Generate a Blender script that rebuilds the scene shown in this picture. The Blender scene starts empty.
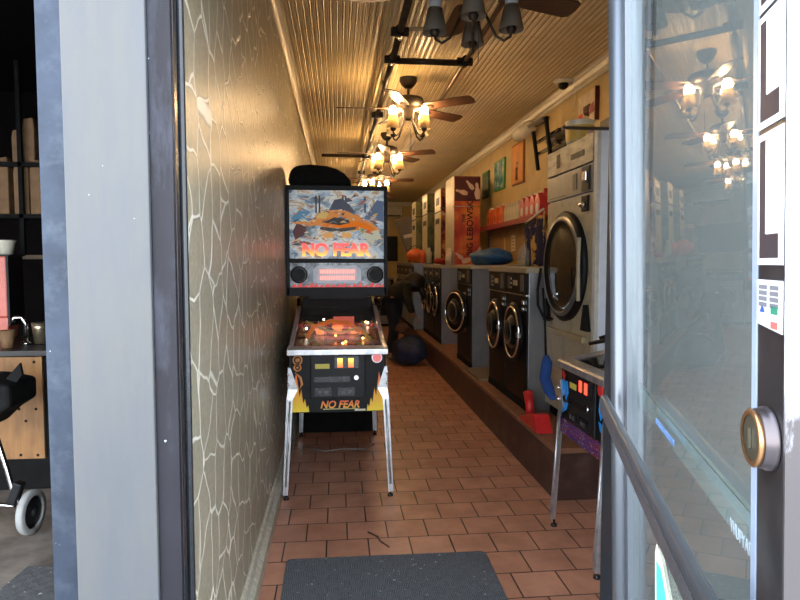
import bpy, math, random
from mathutils import Vector, Matrix, Euler
random.seed(7)
R = math.radians
sc = bpy.context.scene
col = sc.collection

# ------------------------------------------------------------------ camera
F = 620.0
YAW, PITCH = R(5.8), R(3.5)
CAM = Vector((0, 0, 1.42))
cd = bpy.data.cameras.new('camera'); cam = bpy.data.objects.new('camera', cd); col.objects.link(cam)
cam.location = CAM; cam.rotation_euler = (math.pi/2 - PITCH, 0, -YAW)
cd.sensor_width = 36; cd.lens = F/800*36; cd.clip_start = .02; cd.clip_end = 200
sc.camera = cam
CM = Euler((math.pi/2 - PITCH, 0, -YAW)).to_matrix()
def ray(px, py):
    return CM @ Vector(((px-400)/F, (300-py)/F, -1))
def P(px, py, X=None, Y=None, Z=None):
    d = ray(px, py)
    if X is not None: t = X/d.x
    elif Y is not None: t = Y/d.y
    else: t = (Z-CAM.z)/d.z
    return CAM + d*t

# ------------------------------------------------------------------ materials
def nodes(name):
    m = bpy.data.materials.new(name); m.use_nodes = True
    nt = m.node_tree; return m, nt, nt.nodes['Principled BSDF']
def N(nt, t, **k):
    n = nt.nodes.new(t)
    for a, b in k.items():
        if a in n.inputs: n.inputs[a].default_value = b
        else: setattr(n, a, b)
    return n
def ramp(nt, fac, stops):
    r = nt.nodes.new('ShaderNodeValToRGB')
    el = r.color_ramp.elements
    while len(el) > 1: el.remove(el[-1])
    el[0].position = stops[0][0]; el[0].color = (*stops[0][1], 1)
    for p, c in stops[1:]:
        e = el.new(p); e.color = (*c, 1)
    nt.links.new(fac, r.inputs[0]); return r.outputs[0]
def mix(nt, fac, a, b, mode='MIX'):
    n = nt.nodes.new('ShaderNodeMix'); n.data_type = 'RGBA'; n.blend_type = mode
    for i, v in ((0, fac), (6, a), (7, b)):
        if hasattr(v, 'links'): nt.links.new(v, n.inputs[i])
        else: n.inputs[i].default_value = v if i == 0 else (*v, 1)
    return n.outputs[2]
def coords(nt, scale=(1, 1, 1), loc=(0, 0, 0), out='Object'):
    tc = nt.nodes.new('ShaderNodeTexCoord'); mp = nt.nodes.new('ShaderNodeMapping')
    mp.inputs['Scale'].default_value = scale; mp.inputs['Location'].default_value = loc
    nt.links.new(tc.outputs[out], mp.inputs[0]); return mp.outputs[0]
_mc = {}
def mat(name, c, rough=.5, metal=0., var=.15, scale=14, bump=0., emit=None, es=0., coat=0., trans=0., dirt=None, dscale=6, stretch=(1, 1, 1), spec=None, chips=0):
    if name in _mc: return _mc[name]
    m, nt, b = nodes(name)
    v = coords(nt, stretch)
    nz = N(nt, 'ShaderNodeTexNoise', Scale=scale, Detail=5., Roughness=.6); nt.links.new(v, nz.inputs['Vector'])
    lo = tuple(max(0, x*(1-var)) for x in c); hi = tuple(min(1, x*(1+var)) for x in c)
    o = ramp(nt, nz.outputs['Fac'], [(.3, lo), (.7, hi)])
    if dirt:
        n2 = N(nt, 'ShaderNodeTexNoise', Scale=dscale, Detail=8., Roughness=.7); nt.links.new(v, n2.inputs['Vector'])
        f = ramp(nt, n2.outputs['Fac'], [(.5, (0, 0, 0)), (.68, (1, 1, 1))])
        o = mix(nt, f, o, dirt)
    if chips:
        n3 = N(nt, 'ShaderNodeTexNoise', Scale=55., Detail=3., Roughness=.6); nt.links.new(coords(nt), n3.inputs['Vector'])
        o = mix(nt, ramp(nt, n3.outputs['Fac'], [(.735, (0, 0, 0)), (.75, (1, 1, 1))]), o, (.35, .36, .38))
    nt.links.new(o, b.inputs['Base Color'])
    if spec is not None: b.inputs['Specular IOR Level'].default_value = spec
    b.inputs['Roughness'].default_value = rough; b.inputs['Metallic'].default_value = metal
    b.inputs['Coat Weight'].default_value = coat
    if bump:
        bp = N(nt, 'ShaderNodeBump', Strength=bump, Distance=.004); nt.links.new(nz.outputs['Fac'], bp.inputs['Height'])
        nt.links.new(bp.outputs[0], b.inputs['Normal'])
    if emit: b.inputs['Emission Color'].default_value = (*emit, 1); b.inputs['Emission Strength'].default_value = es
    _mc[name] = m; return m

def glass_mat(name, dust=.05, tint=(.93, .97, .96), dustcol=(.6, .65, .66), rough=.0, ior=1.5):
    m = bpy.data.materials.new(name); m.use_nodes = True; nt = m.node_tree
    nt.nodes.remove(nt.nodes['Principled BSDF']); out = nt.nodes['Material Output']
    tr = N(nt, 'ShaderNodeBsdfTransparent'); tr.inputs[0].default_value = (*tint, 1)
    gl = N(nt, 'ShaderNodeBsdfGlossy'); gl.inputs['Roughness'].default_value = rough
    fr = N(nt, 'ShaderNodeFresnel', IOR=ior)
    ge = nt.nodes.new('ShaderNodeNewGeometry'); io = N(nt, 'ShaderNodeMapRange'); nt.links.new(ge.outputs['Backfacing'], io.inputs[0]); io.inputs[3].default_value = ior; io.inputs[4].default_value = 1/ior; nt.links.new(io.outputs[0], fr.inputs[0])
    mx = nt.nodes.new('ShaderNodeMixShader'); nt.links.new(fr.outputs[0], mx.inputs[0]); nt.links.new(tr.outputs[0], mx.inputs[1]); nt.links.new(gl.outputs[0], mx.inputs[2])
    df = N(nt, 'ShaderNodeBsdfDiffuse'); df.inputs[0].default_value = (*dustcol, 1)
    nz = N(nt, 'ShaderNodeTexNoise', Scale=9., Detail=9., Roughness=.75); nt.links.new(coords(nt, (1, 1, .35)), nz.inputs['Vector'])
    f = N(nt, 'ShaderNodeMapRange'); nt.links.new(nz.outputs['Fac'], f.inputs[0])
    f.inputs[1].default_value = .3; f.inputs[2].default_value = .75; f.inputs[3].default_value = dust*.5; f.inputs[4].default_value = dust*1.6
    m2 = nt.nodes.new('ShaderNodeMixShader'); nt.links.new(f.outputs[0], m2.inputs[0]); nt.links.new(mx.outputs[0], m2.inputs[1]); nt.links.new(df.outputs[0], m2.inputs[2])
    nt.links.new(m2.outputs[0], out.inputs[0]); return m

def emis(name, c, s):
    if name in _mc: return _mc[name]
    m, nt, b = nodes(name); b.inputs['Base Color'].default_value = (*[x*.5 for x in c], 1)
    b.inputs['Emission Color'].default_value = (*c, 1); b.inputs['Emission Strength'].default_value = s
    _mc[name] = m; return m

def m_wall_left():
    m, nt, b = nodes('crackle_plaster')
    v = coords(nt, (1, 1, .8))
    w = N(nt, 'ShaderNodeTexNoise', Scale=3.5, Detail=2.); nt.links.new(v, w.inputs['Vector'])
    a = N(nt, 'ShaderNodeVectorMath', operation='MULTIPLY_ADD'); nt.links.new(w.outputs['Color'], a.inputs[0]); a.inputs[1].default_value = (.0, .16, .16); nt.links.new(v, a.inputs[2])
    vo = N(nt, 'ShaderNodeTexVoronoi', feature='DISTANCE_TO_EDGE', Scale=6.8, Randomness=1.); nt.links.new(a.outputs[0], vo.inputs['Vector'])
    line = ramp(nt, vo.outputs['Distance'], [(.0, (1, 1, 1)), (.018, (1, 1, 1)), (.034, (0, 0, 0))])
    nz = N(nt, 'ShaderNodeTexNoise', Scale=70., Detail=4., Roughness=.7); nt.links.new(v, nz.inputs['Vector'])
    base = ramp(nt, nz.outputs['Fac'], [(.35, (.29, .262, .185)), (.6, (.40, .37, .275)), (.75, (.50, .47, .37))])
    c = mix(nt, line, base, (.86, .83, .72)); nt.links.new(c, b.inputs['Base Color'])
    b.inputs['Roughness'].default_value = .36
    h = N(nt, 'ShaderNodeMath', operation='MULTIPLY_ADD'); nt.links.new(nz.outputs['Fac'], h.inputs[0]); h.inputs[1].default_value = .25; nt.links.new(line, h.inputs[2])
    bp = N(nt, 'ShaderNodeBump', Strength=.7, Distance=.006); nt.links.new(h.outputs[0], bp.inputs['Height']); nt.links.new(bp.outputs[0], b.inputs['Normal'])
    return m
def m_floor():
    m, nt, b = nodes('terracotta_tiles')
    v = coords(nt, (1, 1, 1), (.06+.105, -3.32+.21*40, 0))
    br = N(nt, 'ShaderNodeTexBrick', offset=.5, offset_frequency=2, squash=1.)
    br.inputs['Scale'].default_value = 1.; br.inputs['Mortar Size'].default_value = .0040; br.inputs['Mortar Smooth'].default_value = .2
    br.inputs['Brick Width'].default_value = .21; br.inputs['Row Height'].default_value = .21; br.inputs['Bias'].default_value = 0
    br.inputs['Color1'].default_value = (.56, .265, .17, 1); br.inputs['Color2'].default_value = (.66, .33, .22, 1); br.inputs['Mortar'].default_value = (.035, .02, .015, 1)
    nt.links.new(v, br.inputs['Vector'])
    nz = N(nt, 'ShaderNodeTexNoise', Scale=5., Detail=6., Roughness=.65); nt.links.new(v, nz.inputs['Vector'])
    k = ramp(nt, nz.outputs['Fac'], [(.3, (.66, .62, .6)), (.65, (1, 1, 1))])
    c = mix(nt, 1., br.outputs['Color'], k, 'MULTIPLY'); nt.links.new(c, b.inputs['Base Color'])
    b.inputs['Roughness'].default_value = .42
    iv = N(nt, 'ShaderNodeMath', operation='MULTIPLY_ADD'); nt.links.new(br.outputs['Fac'], iv.inputs[0]); iv.inputs[1].default_value = -1.; nt.links.new(nz.outputs['Fac'], iv.inputs[2])
    bp = N(nt, 'ShaderNodeBump', Strength=.5, Distance=.003); nt.links.new(iv.outputs[0], bp.inputs['Height']); nt.links.new(bp.outputs[0], b.inputs['Normal'])
    return m
def m_mat_weave(name, c1, c2, s=30):
    m, nt, b = nodes(name)
    v = coords(nt)
    ck = N(nt, 'ShaderNodeTexChecker', Scale=s*.55); nt.links.new(v, ck.inputs[0])
    w1 = N(nt, 'ShaderNodeTexWave', wave_type='BANDS', bands_direction='X', Scale=s*1.1); nt.links.new(v, w1.inputs[0])
    w2 = N(nt, 'ShaderNodeTexWave', wave_type='BANDS', bands_direction='Y', Scale=s*1.1); nt.links.new(v, w2.inputs[0])
    hh = mix(nt, ck.outputs['Fac'], w1.outputs['Color'], w2.outputs['Color'])
    nz = N(nt, 'ShaderNodeTexNoise', Scale=160., Detail=3.); nt.links.new(v, nz.inputs[0])
    f = mix(nt, .62, hh, nz.outputs['Color'])
    c = ramp(nt, f, [(.25, c1), (.75, c2)])
    sp = N(nt, 'ShaderNodeTexNoise', Scale=45., Detail=2.); nt.links.new(v, sp.inputs[0])
    s2 = ramp(nt, sp.outputs['Fac'], [(.70, (0, 0, 0)), (.73, (1, 1, 1))])
    nt.links.new(mix(nt, s2, c, (.45, .45, .45)), b.inputs['Base Color'])
    b.inputs['Roughness'].default_value = .85
    bp = N(nt, 'ShaderNodeBump', Strength=1., Distance=.006); nt.links.new(f, bp.inputs['Height']); nt.links.new(bp.outputs[0], b.inputs['Normal'])
    return m
def m_art(name, stops, scale, es, stretch=(1, 1, 1), warp=.6):
    m, nt, b = nodes(name)
    v = coords(nt, stretch)
    w = N(nt, 'ShaderNodeTexNoise', Scale=scale*.5, Detail=3.); nt.links.new(v, w.inputs[0])
    a = N(nt, 'ShaderNodeVectorMath', operation='MULTIPLY_ADD'); nt.links.new(w.outputs['Color'], a.inputs[0]); a.inputs[1].default_value = (warp,)*3; nt.links.new(v, a.inputs[2])
    nz = N(nt, 'ShaderNodeTexNoise', Scale=scale, Detail=5., Roughness=.62); nt.links.new(a.outputs[0], nz.inputs[0])
    c = ramp(nt, nz.outputs['Fac'], stops); nt.links.new(c, b.inputs['Base Color'])
    b.inputs['Roughness'].default_value = .25
    if es: nt.links.new(c, b.inputs['Emission Color']); b.inputs['Emission Strength'].default_value = es
    return m
def m_zgrad(name, stops, z0, z1, es=0., rough=.35):
    m, nt, b = nodes(name)
    tc = nt.nodes.new('ShaderNodeTexCoord'); sp = nt.nodes.new('ShaderNodeSeparateXYZ'); nt.links.new(tc.outputs['Object'], sp.inputs[0])
    mr = nt.nodes.new('ShaderNodeMapRange'); nt.links.new(sp.outputs['Z'], mr.inputs[0]); mr.inputs[1].default_value = z0; mr.inputs[2].default_value = z1
    c = ramp(nt, mr.outputs[0], stops); nt.links.new(c, b.inputs['Base Color']); b.inputs['Roughness'].default_value = rough
    if es: nt.links.new(c, b.inputs['Emission Color']); b.inputs['Emission Strength'].default_value = es
    return m

M = dict(
 plaster=m_wall_left(), floor=m_floor(),
 ceil=mat('cream_gloss_paint', (.60, .47, .25), .42, var=.1, scale=3),
 wallr=mat('ochre_wall_paint', (.56, .41, .175), .6, var=.12, scale=5, bump=.2),
 mould=mat('cream_moulding', (.62, .56, .42), .35, var=.06),
 base=mat('cream_baseboard', (.50, .47, .38), .5, var=.3, scale=40, bump=.6),
 steel=mat('painted_grey_steel', (.050, .052, .057), .5, var=.07, scale=4, chips=1, dirt=(.062, .060, .056), dscale=3, stretch=(3, 1, .6)),
 steelb=mat('blue_grey_steel', (.026, .034, .050), .45, .5, var=.3, scale=9, chips=1, spec=.3, dirt=(.045, .055, .072), dscale=12),
 steelp=mat('scuffed_purple_grey_steel', (.012, .011, .0145), .5, var=.2, scale=7, chips=1, spec=.18, dirt=(.035, .037, .05), dscale=4, stretch=(3, 1, .8)),
 blackm=mat('black_gloss_metal', (.012, .013, .016), .25, var=.3),
 blackp=mat('black_plastic', (.007, .007, .008), .5, spec=.22, var=.3),
 blackmat=mat('matt_black', (.007, .007, .007), .85, spec=.15, var=.3),
 alu=mat('brushed_aluminium', (.115, .125, .14), .34, .8, var=.12, scale=30, stretch=(1, 1, .1)),
 chrome=mat('chrome', (.75, .75, .76), .16, 1., var=.05),
 stain=mat('stainless_steel', (.24, .24, .25), .36, .6, var=.18, scale=6, stretch=(1, 1, .5)),
 cream=mat('cream_enamel', (.43, .37, .24), .42, var=.1, scale=9, dirt=(.25, .22, .17), dscale=9),
 white=mat('white_enamel', (.74, .80, .90), .4, var=.05),
 darkglass=mat('dark_glass', (.010, .011, .012), .08, var=.2, coat=.5),
 bronze=mat('dark_bronze', (.055, .04, .028), .4, .5, var=.25),
 wood=mat('walnut_wood', (.12, .055, .028), .45, var=.4, scale=12, stretch=(1, 8, 1)),
 pinstrip=mat('pale_wood_stripe', (.5, .38, .18), .5),
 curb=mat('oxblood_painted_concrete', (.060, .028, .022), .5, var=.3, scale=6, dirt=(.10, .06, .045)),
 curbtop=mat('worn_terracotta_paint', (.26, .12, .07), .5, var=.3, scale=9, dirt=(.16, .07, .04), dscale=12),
 red=mat('red_plastic', (.55, .02, .02), .35), red2=mat('dark_red_paint', (.28, .02, .02), .5),
 orange=mat('orange_plastic', (.72, .14, .03), .4), yellow=mat('pale_yellow_plastic', (.62, .5, .22), .45),
 cwhite=mat('white_plastic', (.66, .62, .50), .4), ivory=mat('ivory_plastic', (.6, .53, .36), .4),
 navy=mat('navy_fabric', (.015, .025, .075), .9, var=.4), blue=mat('blue_nylon', (.02, .10, .26), .55, var=.4, scale=30, bump=.8),
 bblue=mat('bright_blue_print', (.01, .28, .85), .35, emit=(.01, .28, .85), es=.0),
 cork=mat('tan_board', (.34, .20, .08), .75, var=.2, scale=8),
 paper=mat('cream_paper', (.6, .52, .34), .8, var=.1), kraft=mat('kraft_paper', (.20, .11, .05), .8, var=.25, scale=12, bump=.8),
 ply=mat('plywood', (.30, .14, .04), .5, var=.35, scale=6, stretch=(3, 1, .6)),
 rubber=mat('grey_rubber', (.28, .28, .27), .7), skin=mat('skin', (.42, .24, .17), .55), hair=mat('black_hair', (.008, .006, .006), .5),
 olive=mat('dark_olive_jacket', (.020, .020, .012), .85, var=.3), denim=mat('dark_denim', (.012, .016, .03), .85),
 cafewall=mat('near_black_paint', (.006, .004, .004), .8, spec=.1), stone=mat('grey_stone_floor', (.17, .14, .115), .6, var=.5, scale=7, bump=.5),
 walk=mat('sidewalk_concrete', (.36, .35, .34), .85, var=.15), bulb=emis('lit_bulb', (1., .64, .30), 31.),
 bulboff=mat('frosted_bulb', (.62, .66, .70), .3), shadefab=mat('grey_shade_fabric', (.16, .14, .12), .7, var=.3, scale=90),
 label=mat('yellow_label', (.65, .55, .10), .5), tank=mat('clear_bottle', (.45, .45, .42), .1),
)
M['doorglass'] = glass_mat('dusty_door_glass', .04, dustcol=(.24, .25, .24))
M['gameglass'] = glass_mat('game_glass', .01, (.97, .97, .97))
M['bottleglass'] = glass_mat('bottle_glass', .15)

# ------------------------------------------------------------------ mesh builder
def frame_of(d):
    d = Vector(d).normalized(); a = Vector((0, 0, 1)) if abs(d.z) < .9 else Vector((1, 0, 0))
    u = d.cross(a).normalized(); return d, u, d.cross(u)
class MB:
    def __init__(s): s.v = []; s.f = []; s.mi = []; s.sm = []; s.m = 0; s.X = None
    def add(s, vs, fs, smooth=False):
        o = len(s.v)
        for p in vs:
            p = Vector(p); s.v.append(s.X @ p if s.X else p)
        for f in fs: s.f.append([o+i for i in f]); s.mi.append(s.m); s.sm.append(smooth)
        return s
    def box(s, x0, y0, z0, x1, y1, z1):
        return s.add([(x0,y0,z0),(x1,y0,z0),(x1,y1,z0),(x0,y1,z0),(x0,y0,z1),(x1,y0,z1),(x1,y1,z1),(x0,y1,z1)],
              [(0,3,2,1),(4,5,6,7),(0,1,5,4),(1,2,6,5),(2,3,7,6),(3,0,4,7)])
    def obox(s, c, hx, hy, hz, rot):
        old = s.X; s.X = (old or Matrix()) @ Matrix.Translation(c) @ Euler(rot).to_matrix().to_4x4()
        s.box(-hx,-hy,-hz,hx,hy,hz); s.X = old; return s
    def tube(s, pts, r, n=10, caps=True):
        pts = [Vector(p) for p in pts]; rs = r if isinstance(r, (list, tuple)) else [r]*len(pts)
        vs, fs = [], []; pu = None
        for i, p in enumerate(pts):
            d = (pts[min(i+1, len(pts)-1)] - pts[max(i-1, 0)]).normalized()
            if pu is None: _, pu, _ = frame_of(d)
            u = (pu - d*pu.dot(d)).normalized(); w = d.cross(u); pu = u
            for k in range(n):
                a = 2*math.pi*k/n; vs.append(p + (u*math.cos(a) + w*math.sin(a))*rs[i])
        for i in range(len(pts)-1):
            for k in range(n):
                fs.append((i*n+k, i*n+(k+1)%n, (i+1)*n+(k+1)%n, (i+1)*n+k))
        s.add(vs, fs, True)
        if caps:
            s.add(vs[:n], [tuple(range(n))[::-1]]); s.add(vs[-n:], [tuple(range(n))])
        return s
    def cyl(s, a, b, r0, r1=None, n=16, caps=True): return s.tube([a, b], [r0, r0 if r1 is None else r1], n, caps)
    def lathe(s, prof, o=(0,0,0), ax=(0,0,1), n=24):
        d, u, w = frame_of(ax); o = Vector(o); vs, fs = [], []
        for r, h in prof:
            for k in range(n):
                a = 2*math.pi*k/n; vs.append(o + d*h + (u*math.cos(a)+w*math.sin(a))*max(r, .0001))
        for i in range(len(prof)-1):
            for k in range(n): fs.append((i*n+k, i*n+(k+1)%n, (i+1)*n+(k+1)%n, (i+1)*n+k))
        return s.add(vs, fs, True)
    def prism(s, pts, plane, d0, d1):
        def mp(a, b, c): return {'xz': (a, c, b), 'yz': (c, a, b), 'xy': (a, b, c)}[plane]
        n = len(pts); vs = [mp(a, b, d0) for a, b in pts] + [mp(a, b, d1) for a, b in pts]
        return s.add(vs, [tuple(range(n)), tuple(range(2*n-1, n-1, -1))] + [(i, i+n, (i+1)%n+n, (i+1)%n) for i in range(n)])
    def ball(s, c, r, n=14):
        rx, ry, rz = (r,)*3 if not isinstance(r, (tuple, list)) else r
        c = Vector(c); vs, fs = [], []
        m = max(6, n//2)
        for i in range(m+1):
            t = math.pi*i/m
            for k in range(n):
                a = 2*math.pi*k/n; vs.append(c+Vector((rx*math.sin(t)*math.cos(a)+1e-6*k, ry*math.sin(t)*math.sin(a), rz*math.cos(t))))
        for i in range(m):
            for k in range(n): fs.append((i*n+k, (i+1)*n+k, (i+1)*n+(k+1)%n, i*n+(k+1)%n))
        return s.add(vs, fs, True)
    def grid(s, fn, nu, nv, smooth=True):
        vs = [fn(i/nu, j/nv) for j in range(nv+1) for i in range(nu+1)]
        return s.add(vs, [(j*(nu+1)+i, j*(nu+1)+i+1, (j+1)*(nu+1)+i+1, (j+1)*(nu+1)+i) for j in range(nv) for i in range(nu)], smooth)
    def build(s, name, mats, parent=None, bev=0, sub=0, loc=None):
        me = bpy.data.meshes.new(name)
        me.from_pydata([tuple(v) for v in s.v], [], s.f)
        if not isinstance(mats, (list, tuple)): mats = [mats]
        for q in mats: me.materials.append(q)
        for i, p in enumerate(me.polygons): p.material_index = s.mi[i]; p.use_smooth = s.sm[i]
        import bmesh
        bm = bmesh.new(); bm.from_mesh(me); bmesh.ops.remove_doubles(bm, verts=bm.verts, dist=1e-5)
        bmesh.ops.recalc_face_normals(bm, faces=bm.faces); bm.to_mesh(me); bm.free(); me.update()
        o = bpy.data.objects.new(name, me); col.objects.link(o)
        if parent: o.parent = parent
        if loc: o.location = loc
        if bev:
            b = o.modifiers.new('bevel', 'BEVEL'); b.width = bev; b.segments = 2; b.limit_method = 'ANGLE'
        if sub: b = o.modifiers.new('sub', 'SUBSURF'); b.levels = sub; b.render_levels = sub
        return o
def tag(o, label=None, cat=None, group=None, kind=None):
    if label: o['label'] = label
    if cat: o['category'] = cat
    if group: o['group'] = group
    if kind: o['kind'] = kind
    return o
def empty(name, loc=(0,0,0), rz=0, label=None, cat=None, group=None, kind=None):
    o = bpy.data.objects.new(name, None); col.objects.link(o); o.location = loc; o.rotation_euler = (0,0,rz); o.empty_display_size = .1
    return tag(o, label, cat, group, kind)
def kids(o): return [c for c in bpy.data.objects if c.parent == o]
def copy_tree(o, parent=None):
    c = o.copy(); col.objects.link(c); c.parent = parent
    for ch in kids(o): copy_tree(ch, c)
    return c
def text(s, name, size, m, parent, loc, rot, ext=.001, sx=1., bold=0., shear=0.):
    cu = bpy.data.curves.new(name, 'FONT'); cu.body = s; cu.size = size; cu.extrude = ext; cu.align_x = 'CENTER'; cu.align_y = 'CENTER'; cu.offset = bold; cu.shear = shear
    t = bpy.data.objects.new(name+'_t', cu); col.objects.link(t)
    bpy.context.view_layer.update()
    me = bpy.data.meshes.new_from_object(t.evaluated_get(bpy.context.evaluated_depsgraph_get()))
    bpy.data.objects.remove(t)
    me.transform(Matrix.Diagonal((sx, 1, 1, 1))); me.transform(Euler(rot).to_matrix().to_4x4()); me.transform(Matrix.Translation(loc))
    me.materials.clear(); me.materials.append(m)
    o = bpy.data.objects.new(name, me); col.objects.link(o); o.parent = parent; return o

# ------------------------------------------------------------------ the room
XL, XR, YB, ZC, YF = -.38, 2.10, 16.4, 3.0, 1.30
S = dict(kind='structure')
tag(MB().box(-.45, YF+.03, -.1, XR+.15, YB+.1, 0).build('floor', M['floor']), kind='structure')
tag(MB().box(XL-.065, YF+.03, 0, XL, YB, ZC+.1).build('wall_left', M['plaster']), kind='structure')
tag(MB().box(XR, YF+.03, 0, XR+.15, YB, ZC+.1).build('wall_right', M['wallr']), kind='structure')
tag(MB().box(XL-.12, YB, 0, XR+.15, YB+.1, ZC+.1).build('wall_back', M['wallr']), kind='structure')
# beadboard ceiling: one profile across X, run along Y
prof = []; x = XL
while x < XR:
    prof += [(x, ZC), (x+.004, ZC+.007), (x+.008, ZC), (x+.012, ZC-.003), (x+.016, ZC), (x+.020, ZC+.005), (x+.024, ZC)]
    x += .042
prof += [(XR, ZC)]
cb = MB(); vs = [(a, YF+.03, b) for a, b in prof] + [(a, YB, b) for a, b in prof]; n = len(prof)
cb.add(vs, [(i, i+1, n+i+1, n+i) for i in range(n-1)]); cb.box(XL-.12, YF+.03, ZC+.02, XR+.15, YB+.1, ZC+.12)
tag(cb.build('ceiling', M['ceil']), kind='structure')
# crown mouldings and baseboard
def crown(name, x, s):
    pr = [(0, 0), (0, -.10), (.012, -.10), (.014, -.075), (.03, -.06), (.045, -.03), (.052, -.028), (.06, 0)]
    return tag(MB().prism([(x+s*a, ZC+b-.0005) for a, b in pr], 'xz', YF+.04, YB-.02).build(name, M['mould']), kind='structure')
crown('trim_1', XL+.0005, 1); crown('trim_2', XR-.0005, -1)
tag(MB().box(XL, YB-.05, ZC-.1, XR, YB, ZC).build('trim_3', M['mould']), kind='structure')
tag(MB().prism([(XL, 0), (XL+.042, 0), (XL+.042, .07), (XL+.022, .085), (XL+.012, .11), (XL, .115)], 'xz', YF+.04, YB-.02).build('baseboard_left', M['base']), kind='structure')

# front facade: metal clad pier between cafe opening and doorway, right pier, header
pf = MB(); pf.box(-.523, 1.17, 0, -.318, YF+.03, 3.3); tag(pf.build('wall_front', M['steelb']), kind='structure')
pf = MB(); pf.box(-.472, 1.145, 0, -.330, 1.1695, 3.3); tag(pf.build('trim_4', M['steel'], bev=.002), kind='structure')
pf = MB(); pf.box(-.3295, 1.155, 0, -.290, 1.1695, 3.3); tag(pf.build('trim_5', M['steelp'], bev=.001), kind='structure')
pf = MB(); pf.box(-.3175, 1.17, 0, -.289, 1.19, 3.3); pf.box(-.3175, 1.19, 0, -.300, 1.24, 3.3); pf.cyl((-.298, 1.255, 0), (-.298, 1.255, 2.3), .009, n=12)
pf.box(-.3175, 1.24, 0, -.308, 1.32, 3.3)
tag(pf.build('trim_6', M['blackm'], bev=.001), kind='structure')
RJ = .593
tag(MB().box(RJ+.012, 1.15, 0, 3.4, YF+.03, 3.3).build('wall_front_right', mat('dark_grey_cladding', (.028, .031, .030), .6, var=.2)), kind='structure')
tag(MB().box(RJ, 1.16, 0, RJ+.012, YF+.02, 2.3).build('trim_7', M['blackm']), kind='structure')
tag(MB().box(-.295, 1.19, 2.3, RJ, YF+.03, 3.3).build('wall_front_top', M['steelb']), kind='structure')
tag(MB().box(-5, -8, -.1, 6, YF+.03, -.001).build('sidewalk', M['walk']), kind='structure')

# entrance mat
mm = MB(); ang = [(-.245, 2.25), (.69, 2.25), (.70, 2.27), (.712, 2.86), (.705, 2.885), (.69, 2.895), (-.22, 2.905), (-.238, 2.898), (-.245, 2.88)]
mm.prism(ang, 'xy', .001, .012)
tag(mm.build('door_mat', m_mat_weave('charcoal_mat', (.015, .018, .022), (.20, .22, .25), 36), bev=.003), 'charcoal grey woven entrance mat on the terracotta tiles', 'door mat')
st = MB().tube([P(368, 532, Z=.003), P(378, 537, Z=.003), P(380, 541, Z=.003), P(389, 547, Z=.003)], [.004, .006, .005, .004], 6)
st = st.build('leaf_litter', M['wood']); tag(st, 'thin dark twig lying on the tiles before the grey mat', 'twig')

# ------------------------------------------------------------------ raised plinth
def slab(mb):
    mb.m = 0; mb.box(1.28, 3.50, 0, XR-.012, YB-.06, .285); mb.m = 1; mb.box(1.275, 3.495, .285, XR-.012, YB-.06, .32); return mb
tag(slab(MB()).build('machine_plinth', [M['curb'], M['curbtop']], bev=.006), 'long dark red raised plinth the washing machines stand on', 'plinth')

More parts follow.
